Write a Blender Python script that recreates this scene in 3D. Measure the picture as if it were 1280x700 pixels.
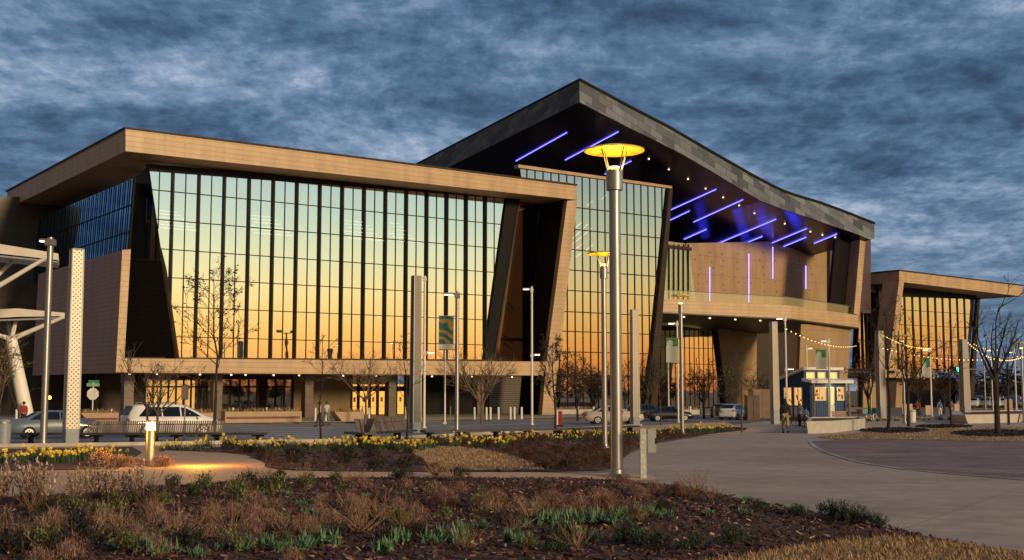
import bpy, bmesh, math, random
from mathutils import Vector, Matrix
from mathutils.bvhtree import BVHTree
for o in list(bpy.data.objects): bpy.data.objects.remove(o)
SC = bpy.context.scene
COL = SC.collection
R = math.radians
# ------------------------------------------------------------------ camera, sky, sun, exposure
F = 1500.0; CAMZ = 1.85; PITCH = math.atan(138.0 / F)
cam = bpy.data.cameras.new('camera'); cam.sensor_width = 36; cam.lens = 36 * F / 1280
cam.clip_start = 0.3; cam.clip_end = 6000
co = bpy.data.objects.new('camera', cam); COL.objects.link(co)
co.location = (0, 0, CAMZ); co.rotation_euler = (math.pi / 2 + PITCH, 0, 0)
SC.camera = co
SC.view_settings.view_transform = 'Standard'; SC.view_settings.look = 'None'
SC.view_settings.exposure = 0.15; SC.view_settings.gamma = 1
SC.cycles.use_denoising = True
SC.cycles.max_bounces = 8; SC.cycles.transparent_max_bounces = 16
SC.cycles.sample_clamp_indirect = 4

GLOW_AZ = Vector((0.88, -0.47, 0)).normalized()     # middle of the afterglow, behind the camera to the right
SUN_AZ = Vector((0.70, -0.714, 0)).normalized()
SUN_EL = R(14)
sl = bpy.data.lights.new('sun', 'SUN'); sl.energy = 2.7; sl.angle = R(10); sl.color = (1.0, 0.735, 0.405)
so = bpy.data.objects.new('sun', sl); COL.objects.link(so); so.location = (60, -40, 40)
sd = Vector((SUN_AZ.x * math.cos(SUN_EL), SUN_AZ.y * math.cos(SUN_EL), math.sin(SUN_EL)))
so.rotation_euler = (-sd).to_track_quat('-Z', 'Y').to_euler()

W = bpy.data.worlds.new('World'); SC.world = W; W.use_nodes = True
def build_sky():
    t = W.node_tree; t.nodes.clear(); N = t.nodes.new; L = t.links.new
    out = N('ShaderNodeOutputWorld'); bg = N('ShaderNodeBackground'); L(bg.outputs[0], out.inputs[0])
    def math_(op, a, b=None, c=None, clamp=False):
        n = N('ShaderNodeMath'); n.operation = op; n.use_clamp = clamp
        for i, v in enumerate((a, b, c)):
            if v is None: continue
            if isinstance(v, (int, float)): n.inputs[i].default_value = v
            else: L(v, n.inputs[i])
        return n.outputs[0]
    def ramp(fac, stops, interp='LINEAR'):
        r = N('ShaderNodeValToRGB'); e = r.color_ramp; e.interpolation = interp
        while len(e.elements) > 1: e.elements.remove(e.elements[0])
        e.elements[0].position = stops[0][0]; e.elements[0].color = (*stops[0][1], 1)
        for p, c in stops[1:]:
            k = e.elements.new(p); k.color = (*c, 1)
        L(fac, r.inputs[0]); return r.outputs[0]
    def mix(f, a, b):
        m = N('ShaderNodeMix'); m.data_type = 'RGBA'
        if isinstance(f, float): m.inputs[0].default_value = f
        else: L(f, m.inputs[0])
        L(a, m.inputs[6]); L(b, m.inputs[7]); return m.outputs[2]
    tc = N('ShaderNodeTexCoord'); g = tc.outputs['Generated']
    sp = N('ShaderNodeSeparateXYZ'); L(g, sp.inputs[0])
    x, y, z = sp.outputs
    zc = math_('MAXIMUM', z, 0.0)
    den = math_('ADD', zc, 0.15)
    cx = math_('DIVIDE', x, den); cy = math_('DIVIDE', y, den)
    cv = N('ShaderNodeCombineXYZ'); L(cx, cv.inputs[0]); L(math_('MULTIPLY', cy, 1.0), cv.inputs[1])
    # drag the cloud field a little with a low noise, so the streaks wander
    n0 = N('ShaderNodeTexNoise'); n0.inputs['Scale'].default_value = 0.7; n0.inputs['Detail'].default_value = 2
    L(cv.outputs[0], n0.inputs['Vector'])
    vm = N('ShaderNodeVectorMath'); vm.operation = 'MULTIPLY_ADD'; L(n0.outputs['Color'], vm.inputs[0]); vm.inputs[1].default_value = (0.45, 0.30, 0); L(cv.outputs[0], vm.inputs[2])
    def noise(scale, detail, rough, off, sx=1.0):
        mp = N('ShaderNodeMapping'); mp.inputs['Location'].default_value = off; mp.inputs['Scale'].default_value = (sx, 1, 1)
        L(vm.outputs[0], mp.inputs[0])
        n = N('ShaderNodeTexNoise'); n.inputs['Scale'].default_value = scale; n.inputs['Detail'].default_value = detail
        n.inputs['Roughness'].default_value = rough; L(mp.outputs[0], n.inputs['Vector']); return n.outputs['Fac']
    big = noise(1.3, 12, 0.62, (3.1, 7.7, 0), 0.6)
    mid = noise(3.0, 14, 0.65, (11.3, 2.2, 0), 0.85)
    fine = noise(15.0, 10, 0.68, (1.3, 9.2, 0), 1.5)
    bil = math_('SUBTRACT', 0.78, math_('MULTIPLY', math_('ABSOLUTE', math_('SUBTRACT', noise(5.5, 9, 0.6, (5.5, 0.7, 0), 1.3), 0.5)), 2.4))
    s = math_('ADD', math_('MULTIPLY', big, 0.44), math_('ADD', math_('MULTIPLY', mid, 0.30), math_('ADD', math_('MULTIPLY', fine, 0.15), math_('MULTIPLY', bil, 0.11))))
    cloud = ramp(s, [(0.415, (0.020, 0.042, 0.086)), (0.468, (0.040, 0.083, 0.160)), (0.518, (0.084, 0.152, 0.260)),
                     (0.566, (0.18, 0.26, 0.385)), (0.63, (0.42, 0.48, 0.60))])
    # clearer, evenly blue band towards the horizon
    hor = ramp(zc, [(0.0, (1, 1, 1)), (0.05, (0.62, 0.62, 0.62)), (0.16, (0, 0, 0))])
    hz = N('ShaderNodeRGB'); hz.outputs[0].default_value = (0.095, 0.150, 0.225, 1)
    front = mix(math_('MULTIPLY', hor, 0.55), cloud, hz.outputs[0])
    # real clear-sky light mixed in between the clouds
    ns = N('ShaderNodeTexSky'); ns.sky_type = 'NISHITA'; ns.sun_disc = False
    ns.sun_elevation = SUN_EL; ns.sun_rotation = math.atan2(SUN_AZ.x, SUN_AZ.y)
    nm = N('ShaderNodeVectorMath'); nm.operation = 'SCALE'; nm.inputs[3].default_value = 0.006; L(ns.outputs[0], nm.inputs[0])
    # the afterglow: orange at the horizon through yellow and pale green to blue at about 12 degrees
    glow = ramp(math_('MULTIPLY', zc, 4.0), [(0.0, (0.80, 0.25, 0.08)), (0.10, (1.10, 0.42, 0.075)), (0.20, (1.15, 0.62, 0.14)), (0.32, (1.08, 0.82, 0.32)),
                     (0.45, (0.84, 0.85, 0.50)), (0.57, (0.60, 0.75, 0.58)), (0.72, (0.43, 0.60, 0.62)), (0.90, (0.32, 0.47, 0.56)), (1.0, (0.13, 0.21, 0.31))])
    dp = N('ShaderNodeVectorMath'); dp.operation = 'DOT_PRODUCT'; L(g, dp.inputs[0]); dp.inputs[1].default_value = GLOW_AZ
    w1 = ramp(dp.outputs['Value'], [(0.30, (0, 0, 0)), (0.72, (1, 1, 1))], 'EASE')
    w2 = ramp(z, [(0.16, (1, 1, 1)), (0.30, (0, 0, 0))], 'EASE')
    w = math_('MULTIPLY', w1, w2)
    # unseen sky behind left, tinted warm to shape light on the left-facing walls
    dk = N('ShaderNodeVectorMath'); dk.operation = 'DOT_PRODUCT'; L(g, dk.inputs[0]); dk.inputs[1].default_value = (-0.75, -0.66, 0)
    dkr = ramp(dk.outputs['Value'], [(0.0, (1, 1, 1)), (0.5, (1.45, 0.72, 0.36))])
    fm = N('ShaderNodeVectorMath'); fm.operation = 'MULTIPLY'; L(front, fm.inputs[0]); L(dkr, fm.inputs[1])
    sky = mix(w, fm.outputs[0], glow)
    add = N('ShaderNodeVectorMath'); add.operation = 'ADD'; L(sky, add.inputs[0]); L(nm.outputs[0], add.inputs[1])
    L(add.outputs[0], bg.inputs['Color']); bg.inputs['Strength'].default_value = 1.0
build_sky()

# ------------------------------------------------------------------ projection helpers: a pixel of the photo becomes a ray from the camera
CP, SP = math.cos(PITCH), math.sin(PITCH)
CAM = Vector((0, 0, CAMZ))
def ray(px, py):
    u, v = (px - 640) / F, (350 - py) / F
    return Vector((u, CP - v * SP, SP + v * CP))
def at(px, py, Y):
    d = ray(px, py); return CAM + d * (Y / d.y)
def gz(y):
    if y < 28: return 0.0
    return -0.012 * (min(y, 85.0) - 28)
def gnd(px, py):
    d = ray(px, py); t = 1.0
    if d.z >= -0.002: d.z = -0.002
    t = CAMZ / -d.z
    for _ in range(30):
        t = (CAMZ - gz(d.y * t)) / -d.z
    p = CAM + d * t; p.z = gz(p.y); return p
def pxm(Y): return Y / F / CP          # metres per photo pixel at depth Y (roughly)
def zat(px, py, base):                 # height of a pixel above a ground point's depth
    return at(px, py, base.y).z
D1 = Vector((0.808, 0.589, 0)).normalized(); D2 = Vector((-D1.y, D1.x, 0)); NF = -D2
class Plane:                            # a vertical plane through O along u; pt(a, z, off) is off metres out along n
    def __init__(s, O, u=D1, off=0.0):
        s.u = u.normalized(); s.n = Vector((s.u.y, -s.u.x, 0)); s.O = Vector((O.x, O.y, 0)) + s.n * off
    def hit(s, px, py):
        d = ray(px, py); t = (s.O - CAM).dot(s.n) / d.dot(s.n); return CAM + d * t
    def a(s, px, py):
        p = s.hit(px, py); return ((p - s.O).dot(s.u), p.z)
    def pt(s, a, z, off=0.0): return s.O + s.u * a + s.n * off + Vector((0, 0, z))
    def poly(s, pts): return [s.a(*p) for p in pts]
    def shift(s, off): return Plane(s.O, s.u, off)

# ------------------------------------------------------------------ mesh and object helpers
class MB:
    def __init__(s): s.v = []; s.f = []
    def add(s, vs, fs):
        b = len(s.v); s.v += [Vector(p) for p in vs]; s.f += [tuple(i + b for i in f) for f in fs]; return s
    def box(s, c, size, rz=0.0, m=None):
        hx, hy, hz = size[0] / 2, size[1] / 2, size[2] / 2
        vs = [Vector((x * hx, y * hy, z * hz)) for x in (-1, 1) for y in (-1, 1) for z in (-1, 1)]
        M = m or Matrix.Rotation(rz, 3, 'Z')
        vs = [M @ p + Vector(c) for p in vs]
        return s.add(vs, [(0, 1, 3, 2), (4, 6, 7, 5), (0, 4, 5, 1), (2, 3, 7, 6), (0, 2, 6, 4), (1, 5, 7, 3)])
    def tube(s, p0, p1, r0, r1=None, n=8, cap=True):
        p0, p1 = Vector(p0), Vector(p1); r1 = r0 if r1 is None else r1
        d = (p1 - p0).normalized(); a = d.orthogonal().normalized(); b = d.cross(a)
        vs = []
        for p, r in ((p0, r0), (p1, r1)):
            for i in range(n):
                t = 2 * math.pi * i / n; vs.append(p + a * math.cos(t) * r + b * math.sin(t) * r)
        fs = [(i, (i + 1) % n, n + (i + 1) % n, n + i) for i in range(n)]
        if cap: fs += [tuple(range(n - 1, -1, -1)), tuple(range(n, 2 * n))]
        return s.add(vs, fs)
    def path(s, pts, rad, n=6):
        for i in range(len(pts) - 1):
            r = rad if isinstance(rad, (int, float)) else rad[i]; r1 = rad if isinstance(rad, (int, float)) else rad[i + 1]
            s.tube(pts[i], pts[i + 1], r, r1, n)
        return s
    def lathe(s, c, prof, n=20):
        c = Vector(c); vs = []; m = len(prof)
        for i in range(n):
            t = 2 * math.pi * i / n
            for r, z in prof: vs.append(c + Vector((r * math.cos(t), r * math.sin(t), z)))
        fs = []
        for i in range(n):
            j = (i + 1) % n
            for k in range(m - 1): fs.append((i * m + k, j * m + k, j * m + k + 1, i * m + k + 1))
        return s.add(vs, fs)
    def prism(s, front, vec):           # polygon swept along vec
        n = len(front); vec = Vector(vec)
        vs = [Vector(p) for p in front] + [Vector(p) + vec for p in front]
        fs = [tuple(range(n)), tuple(range(2 * n - 1, n - 1, -1))] + [(i, n + i, n + (i + 1) % n, (i + 1) % n) for i in range(n)]
        return s.add(vs, fs)
    def quad(s, *p): return s.add(p, [tuple(range(len(p)))])
    def ball(s, c, r, seg=8, ring=6, sc=(1, 1, 1)):
        c = Vector(c); vs = [c + Vector((0, 0, r * sc[2]))]
        for i in range(1, ring):
            ph = math.pi * i / ring
            for j in range(seg):
                t = 2 * math.pi * j / seg
                vs.append(c + Vector((r * sc[0] * math.sin(ph) * math.cos(t), r * sc[1] * math.sin(ph) * math.sin(t), r * sc[2] * math.cos(ph))))
        vs.append(c - Vector((0, 0, r * sc[2]))); fs = []
        for j in range(seg): fs.append((0, 1 + j, 1 + (j + 1) % seg))
        for i in range(ring - 2):
            for j in range(seg):
                a, b = 1 + i * seg + j, 1 + i * seg + (j + 1) % seg
                fs.append((a, a + seg, b + seg, b))
        l = len(vs) - 1; o = 1 + (ring - 2) * seg
        for j in range(seg): fs.append((o + j, l, o + (j + 1) % seg))
        return s.add(vs, fs)
    def build(s, name, mat, parent=None, smooth=False, bevel=0.0, recalc=True, mats=None, fm=None):
        me = bpy.data.meshes.new(name); me.from_pydata([tuple(p) for p in s.v], [], s.f)
        if recalc:
            bm = bmesh.new(); bm.from_mesh(me); bmesh.ops.recalc_face_normals(bm, faces=bm.faces)
            if bevel > 0:
                bmesh.ops.remove_doubles(bm, verts=bm.verts, dist=1e-5)
                es = [e for e in bm.edges if len(e.link_faces) == 2 and e.calc_face_angle(0) > 0.6]
                bmesh.ops.bevel(bm, geom=es, offset=bevel, segments=2, affect='EDGES', clamp_overlap=True)
            bm.to_mesh(me); bm.free()
        if mat: me.materials.append(mat)
        if smooth:
            me.polygons.foreach_set('use_smooth', [True] * len(me.polygons))
            try: me.set_sharp_from_angle(angle=R(40))
            except Exception: pass
        o = bpy.data.objects.new(name, me); COL.objects.link(o)
        if parent is not None: o.parent = parent; o.matrix_parent_inverse = world_of(parent).inverted()
        return o
def world_of(o):
    m = Matrix.LocRotScale(o.location, o.rotation_euler, o.scale)
    if o.parent: m = world_of(o.parent) @ o.matrix_parent_inverse @ m
    return m
def thing(name, label, cat, loc=(0, 0, 0), rz=0.0, group=None, scale=1.0):
    o = bpy.data.objects.new(name, None); COL.objects.link(o); o.empty_display_size = 0.2
    o.location = loc; o.rotation_euler = (0, 0, rz); o.scale = (scale,) * 3
    o['label'] = label; o['category'] = cat
    if group: o['group'] = group
    return o
def tag(o, label, cat, group=None):
    o['label'] = label; o['category'] = cat
    if group: o['group'] = group
    return o
def kids(o): return [c for c in bpy.data.objects if c.parent == o]
def part(mb, name, mat, root, **k):      # part built in the root's own local coordinates
    o = mb.build(name, mat, None, **k); o.parent = root; return o
def copy_tree(o, parent=None, _idx=None):
    if _idx is None:
        _idx = {}
        for c in bpy.data.objects:
            if c.parent: _idx.setdefault(c.parent.name, []).append(c)
    c = o.copy(); COL.objects.link(c)
    if parent is not None: c.parent = parent
    for ch in _idx.get(o.name, []): copy_tree(ch, c, _idx)
    return c
def place(o, loc, rz=0.0, sc=1.0, label=None, group=None):
    o.location = loc; o.rotation_euler = (0, 0, rz); o.scale = (sc,) * 3 if isinstance(sc, (int, float)) else sc
    if label: o['label'] = label
    if group: o['group'] = group
    return o

# ------------------------------------------------------------------ materials
def new_mat(name):
    m = bpy.data.materials.new(name); m.use_nodes = True
    t = m.node_tree; b = t.nodes['Principled BSDF']; return m, t, b
def mat(name, col, rough=0.6, metal=0.0, var=0.15, scale=3.0, bump=0.0, bscale=40.0, island=0.0, spec=0.5, detail=4, coat=0.0, stretch=None):
    m, t, b = new_mat(name); N, L = t.nodes.new, t.links.new
    b.inputs['Roughness'].default_value = rough; b.inputs['Metallic'].default_value = metal
    b.inputs['Specular IOR Level'].default_value = spec; b.inputs['Coat Weight'].default_value = coat
    tc = N('ShaderNodeTexCoord'); src = tc.outputs['Object']
    if stretch:
        mp = N('ShaderNodeMapping'); mp.inputs['Scale'].default_value = stretch; L(src, mp.inputs[0]); src = mp.outputs[0]
    n = N('ShaderNodeTexNoise'); n.inputs['Scale'].default_value = scale; n.inputs['Detail'].default_value = detail
    L(src, n.inputs['Vector'])
    mr = N('ShaderNodeMapRange'); mr.inputs[1].default_value = 0.3; mr.inputs[2].default_value = 0.7
    mr.inputs[3].default_value = 1 - var; mr.inputs[4].default_value = 1 + var; L(n.outputs['Fac'], mr.inputs[0])
    f = mr.outputs[0]
    if island:
        g = N('ShaderNodeNewGeometry'); m2 = N('ShaderNodeMapRange'); m2.inputs[3].default_value = 1 - island; m2.inputs[4].default_value = 1 + island
        L(g.outputs['Random Per Island'], m2.inputs[0]); mm = N('ShaderNodeMath'); mm.operation = 'MULTIPLY'; L(f, mm.inputs[0]); L(m2.outputs[0], mm.inputs[1]); f = mm.outputs[0]
    v = N('ShaderNodeVectorMath'); v.operation = 'SCALE'; v.inputs[0].default_value = col; L(f, v.inputs[3])
    L(v.outputs[0], b.inputs['Base Color'])
    if bump:
        n2 = N('ShaderNodeTexNoise'); n2.inputs['Scale'].default_value = bscale; n2.inputs['Detail'].default_value = 5; L(src, n2.inputs['Vector'])
        bp = N('ShaderNodeBump'); bp.inputs['Strength'].default_value = bump; bp.inputs['Distance'].default_value = 0.02
        L(n2.outputs['Fac'], bp.inputs['Height']); L(bp.outputs[0], b.inputs['Normal'])
    return m
def emit(name, col, strength):
    m = bpy.data.materials.new(name); m.use_nodes = True; t = m.node_tree; t.nodes.clear()
    o = t.nodes.new('ShaderNodeOutputMaterial'); e = t.nodes.new('ShaderNodeEmission')
    e.inputs[0].default_value = (*col, 1); e.inputs[1].default_value = strength; t.links.new(e.outputs[0], o.inputs[0]); return m
def wall_coords(t, su=1.0, sv=1.0):
    # u runs along either building direction, v is the height
    N, L = t.nodes.new, t.links.new
    g = N('ShaderNodeNewGeometry'); d = N('ShaderNodeVectorMath'); d.operation = 'DOT_PRODUCT'
    L(g.outputs['Position'], d.inputs[0]); d.inputs[1].default_value = (D1 + D2)
    s = N('ShaderNodeSeparateXYZ'); L(g.outputs['Position'], s.inputs[0])
    c = N('ShaderNodeCombineXYZ'); L(d.outputs['Value'], c.inputs[0]); L(s.outputs[2], c.inputs[1])
    return c.outputs[0]
def panel_mat(name, c1, c2, mortar, bw, bh, ms=0.02, rough=0.45, metal=0.0, bias=0.0, bump=0.3, shear=0.0):
    m, t, b = new_mat(name); N, L = t.nodes.new, t.links.new
    v = wall_coords(t)
    if shear:
        sp = N('ShaderNodeSeparateXYZ'); L(v, sp.inputs[0]); ma = N('ShaderNodeMath'); ma.operation = 'MULTIPLY_ADD'
        L(sp.outputs[0], ma.inputs[0]); ma.inputs[1].default_value = shear; L(sp.outputs[1], ma.inputs[2])
        cb = N('ShaderNodeCombineXYZ'); L(sp.outputs[0], cb.inputs[0]); L(ma.outputs[0], cb.inputs[1]); v = cb.outputs[0]
    k = N('ShaderNodeTexBrick'); k.inputs['Color1'].default_value = (*c1, 1); k.inputs['Color2'].default_value = (*c2, 1)
    k.inputs['Mortar'].default_value = (*mortar, 1); k.inputs['Scale'].default_value = 1.0
    k.inputs['Mortar Size'].default_value = ms; k.inputs['Mortar Smooth'].default_value = 0.1; k.inputs['Bias'].default_value = bias
    k.inputs['Brick Width'].default_value = bw; k.inputs['Row Height'].default_value = bh
    L(v, k.inputs['Vector'])
    n = N('ShaderNodeTexNoise'); n.inputs['Scale'].default_value = 0.5; n.inputs['Detail'].default_value = 8
    mp_ = N('ShaderNodeMapping'); mp_.inputs['Scale'].default_value = (1.6, 0.35, 1); L(v, mp_.inputs[0]); L(mp_.outputs[0], n.inputs['Vector'])
    mr = N('ShaderNodeMapRange'); mr.inputs[1].default_value = 0.3; mr.inputs[2].default_value = 0.7; mr.inputs[3].default_value = 0.80; mr.inputs[4].default_value = 1.14; L(n.outputs['Fac'], mr.inputs[0])
    sc = N('ShaderNodeVectorMath'); sc.operation = 'SCALE'; L(k.outputs['Color'], sc.inputs[0]); L(mr.outputs[0], sc.inputs[3])
    L(sc.outputs[0], b.inputs['Base Color'])
    b.inputs['Roughness'].default_value = rough; b.inputs['Metallic'].default_value = metal
    if bump:
        bp = N('ShaderNodeBump'); bp.inputs['Strength'].default_value = bump; bp.inputs['Distance'].default_value = 0.02; bp.invert = True
        L(k.outputs['Fac'], bp.inputs['Height']); L(bp.outputs[0], b.inputs['Normal'])
    return m
def glass_mat(name, fac, gcol, tcol, rough=0.015):
    m = bpy.data.materials.new(name); m.use_nodes = True; t = m.node_tree; t.nodes.clear(); N, L = t.nodes.new, t.links.new
    o = N('ShaderNodeOutputMaterial'); mx = N('ShaderNodeMixShader'); a = N('ShaderNodeBsdfTransparent'); g = N('ShaderNodeBsdfGlossy')
    a.inputs[0].default_value = (*tcol, 1); g.inputs[0].default_value = (*gcol, 1); g.inputs['Roughness'].default_value = rough
    # coated panes are never quite flat
    tc = N('ShaderNodeTexCoord'); n = N('ShaderNodeTexNoise'); n.inputs['Scale'].default_value = 0.45; n.inputs['Detail'].default_value = 2; L(tc.outputs['Object'], n.inputs['Vector'])
    bp = N('ShaderNodeBump'); bp.inputs['Strength'].default_value = 0.10; bp.inputs['Distance'].default_value = 0.03; L(n.outputs['Fac'], bp.inputs['Height']); L(bp.outputs[0], g.inputs['Normal'])
    mx.inputs[0].default_value = fac; L(a.outputs[0], mx.inputs[1]); L(g.outputs[0], mx.inputs[2]); L(mx.outputs[0], o.inputs[0]); return m
TAN = panel_mat('tan_panels', (0.46, 0.305, 0.17), (0.50, 0.335, 0.19), (0.33, 0.21, 0.12), 3.4, 0.42, 0.022)
TAN_DK = panel_mat('bronze_panels', (0.11, 0.078, 0.056), (0.12, 0.085, 0.062), (0.07, 0.05, 0.04), 2.6, 0.60, 0.02)
SIDE = panel_mat('brown_siding', (0.34, 0.19, 0.115), (0.36, 0.20, 0.12), (0.18, 0.10, 0.06), 4.0, 0.36, 0.022)
SLATE = panel_mat('slate_tiles', (0.034, 0.046, 0.070), (0.17, 0.195, 0.24), (0.03, 0.03, 0.035), 1.9, 0.85, 0.03, rough=0.5, shear=0.35)
BEIGE = panel_mat('beige_wall_panels', (0.33, 0.215, 0.105), (0.345, 0.225, 0.112), (0.22, 0.145, 0.08), 2.4, 2.4, 0.03, rough=0.7)
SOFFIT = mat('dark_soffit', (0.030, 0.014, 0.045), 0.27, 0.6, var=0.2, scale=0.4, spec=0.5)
BLACK = mat('black_metal', (0.008, 0.007, 0.008), 0.5, spec=0.12)
BRONZE = mat('dark_bronze', (0.040, 0.028, 0.022), 0.5, var=0.2, spec=0.15)
MULL = mat('dark_mullion', (0.012, 0.011, 0.010), 0.5, spec=0.15)
GLASS = glass_mat('mirror_glass', 0.80, (0.93, 0.93, 0.90), (0.30, 0.30, 0.30))
GLASS2 = glass_mat('grey_mirror_glass', 0.74, (0.76, 0.68, 0.60), (0.40, 0.40, 0.38))
BLUEGL = glass_mat('blue_side_glass', 0.88, (0.40, 0.68, 1.0), (0.20, 0.25, 0.35), 0.03)
DARKGL = glass_mat('dark_glass', 0.10, (0.5, 0.55, 0.65), (0.10, 0.09, 0.08), 0.03)
BALGL = glass_mat('balustrade_glass', 0.22, (0.85, 0.85, 0.8), (0.82, 0.84, 0.80), 0.02)
BROWNGL = glass_mat('brown_glass', 0.14, (0.65, 0.5, 0.35), (0.62, 0.52, 0.42), 0.03)
CONC = mat('pale_concrete', (0.46, 0.43, 0.38), 0.8, var=0.14, scale=1.6, bump=0.2, bscale=30)
STEEL = mat('galvanised_steel', (0.33, 0.32, 0.31), 0.38, 0.75, var=0.14, scale=6, stretch=(1, 1, 0.15))
WHITE = mat('white_paint', (0.68, 0.65, 0.60), 0.45, var=0.06, scale=2)
GREYP = mat('grey_paint', (0.25, 0.27, 0.30), 0.5, var=0.12)
LED = emit('led_tube', (0.09, 0.085, 1.0), 7.5)
LEDV = emit('led_tube_pale', (0.30, 0.22, 1.0), 4.0)
SPOT = emit('downlight', (1.0, 0.78, 0.45), 2.2)
WARM = emit('warm_lit_interior', (1.0, 0.52, 0.12), 0.85)
WARMDIM = emit('dim_lit_interior', (1.0, 0.50, 0.14), 0.28)
BULB = emit('warm_bulb', (1.0, 0.55, 0.16), 3.2)
LAMPW = emit('lamp_white', (1.0, 0.83, 0.55), 5.0)
# ------------------------------------------------------------------ the ground and what is laid on it
def chaikin(p, n=2):
    for _ in range(n):
        q = []
        for i in range(len(p)):
            a, b = Vector(p[i]), Vector(p[(i + 1) % len(p)]); q += [a * .75 + b * .25, a * .25 + b * .75]
        p = q
    return p
def structure(o, kind='structure'): o['kind'] = kind; return o
GROUND_POLYS = {}
def patch(name, px, off, m, kind='structure', smooth=0, world=None, cuts=None):
    pts = world or [gnd(*p).xy for p in px]
    if smooth: pts = chaikin(pts, smooth)
    GROUND_POLYS[name] = [tuple(p) for p in pts]
    bm = bmesh.new(); vs = [bm.verts.new((p[0], p[1], 0)) for p in pts]; bm.faces.new(vs)
    bmesh.ops.triangulate(bm, faces=bm.faces)
    for yy in (28, 85):
        bmesh.ops.bisect_plane(bm, geom=bm.verts[:] + bm.edges[:] + bm.faces[:], plane_co=(0, yy, 0), plane_no=(0, 1, 0))
    for v in bm.verts: v.co.z = gz(v.co.y) + off
    bmesh.ops.recalc_face_normals(bm, faces=bm.faces)
    for f in bm.faces:
        if f.normal.z < 0: f.normal_flip()
    me = bpy.data.meshes.new(name); bm.to_mesh(me); bm.free(); me.materials.append(m)
    o = bpy.data.objects.new(name, me); COL.objects.link(o); structure(o, kind); return o
def inside(p, poly):
    x, y = p; c = False; j = len(poly) - 1
    for i in range(len(poly)):
        xi, yi = poly[i]; xj, yj = poly[j]
        if (yi > y) != (yj > y) and x < (xj - xi) * (y - yi) / (yj - yi) + xi: c = not c
        j = i
    return c
def scatter(poly, n, rnd, bias=None):
    xs = [p[0] for p in poly]; ys = [p[1] for p in poly]; out = []; k = 0
    while len(out) < n and k < n * 60:
        k += 1; p = (rnd.uniform(min(xs), max(xs)), rnd.uniform(min(ys), max(ys)))
        if inside(p, poly) and (bias is None or rnd.random() < bias(p)): out.append(p)
    return out
def concrete_mat(name, col, joint=0.0, stain=0.2, patchy=0.25):
    m, t, b = new_mat(name); N, L = t.nodes.new, t.links.new
    tc = N('ShaderNodeTexCoord'); o = tc.outputs['Object']
    def nz(s, d, st=(1, 1, 1)):
        mp = N('ShaderNodeMapping'); mp.inputs['Scale'].default_value = st; L(o, mp.inputs[0])
        n = N('ShaderNodeTexNoise'); n.inputs['Scale'].default_value = s; n.inputs['Detail'].default_value = d; n.inputs['Roughness'].default_value = .6; L(mp.outputs[0], n.inputs['Vector'])
        r = N('ShaderNodeMapRange'); r.inputs[1].default_value = .3; r.inputs[2].default_value = .7; L(n.outputs['Fac'], r.inputs[0]); return r
    a = nz(0.16, 4, (1, 1.2, 1)); a.inputs[3].default_value = 1 - patchy; a.inputs[4].default_value = 1 + patchy
    c = nz(1.7, 8); c.inputs[3].default_value = 1 - stain; c.inputs[4].default_value = 1 + stain
    d = nz(40, 3); d.inputs[3].default_value = .88; d.inputs[4].default_value = 1.12
    m1 = N('ShaderNodeMath'); m1.operation = 'MULTIPLY'; L(a.outputs[0], m1.inputs[0]); L(c.outputs[0], m1.inputs[1])
    m2 = N('ShaderNodeMath'); m2.operation = 'MULTIPLY'; L(m1.outputs[0], m2.inputs[0]); L(d.outputs[0], m2.inputs[1]); f = m2.outputs[0]
    if joint:
        k = N('ShaderNodeTexBrick'); k.offset = 0; k.inputs['Scale'].default_value = 1; k.inputs['Brick Width'].default_value = joint; k.inputs['Row Height'].default_value = joint
        k.inputs['Mortar Size'].default_value = 0.014; k.inputs['Color1'].default_value = (1, 1, 1, 1); k.inputs['Color2'].default_value = (.90, .90, .90, 1); k.inputs['Mortar'].default_value = (.62, .62, .62, 1)
        mp = N('ShaderNodeMapping'); mp.inputs['Rotation'].default_value = (0, 0, R(33)); L(o, mp.inputs[0]); L(mp.outputs[0], k.inputs['Vector'])
        v0 = N('ShaderNodeVectorMath'); v0.operation = 'SCALE'; L(k.outputs['Color'], v0.inputs[0]); L(f, v0.inputs[3])
        v1 = N('ShaderNodeVectorMath'); v1.operation = 'MULTIPLY'; L(v0.outputs[0], v1.inputs[0]); v1.inputs[1].default_value = col
    else:
        v1 = N('ShaderNodeVectorMath'); v1.operation = 'SCALE'; v1.inputs[0].default_value = col; L(f, v1.inputs[3])
    L(v1.outputs[0], b.inputs['Base Color']); b.inputs['Roughness'].default_value = 0.75
    bp = N('ShaderNodeBump'); bp.inputs['Strength'].default_value = .15; bp.inputs['Distance'].default_value = .01
    n3 = N('ShaderNodeTexNoise'); n3.inputs['Scale'].default_value = 60; L(o, n3.inputs['Vector']); L(n3.outputs['Fac'], bp.inputs['Height']); L(bp.outputs[0], b.inputs['Normal'])
    return m
ASPH = concrete_mat('road_asphalt', (0.155, 0.16, 0.175))
PLAZA = concrete_mat('plaza_concrete', (0.41, 0.315, 0.245), 4.5, 0.20, 0.24)
PATHM = concrete_mat('tan_path_concrete', (0.56, 0.35, 0.205), 0, 0.12, 0.12)
WALK = concrete_mat('sidewalk_concrete', (0.34, 0.28, 0.22), 1.8, 0.12, 0.12)
LAWN = mat('dormant_lawn', (0.27, 0.185, 0.09), 0.9, var=0.35, scale=2.2, bump=0.8, bscale=55, detail=8)
MULCH = mat('bark_mulch', (0.078, 0.035, 0.024), 0.95, var=0.6, scale=9, bump=1.0, bscale=26, detail=8)
GRND = mat('bare_ground', (0.14, 0.11, 0.085), 0.95, var=0.25, scale=0.3, detail=8)
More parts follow.
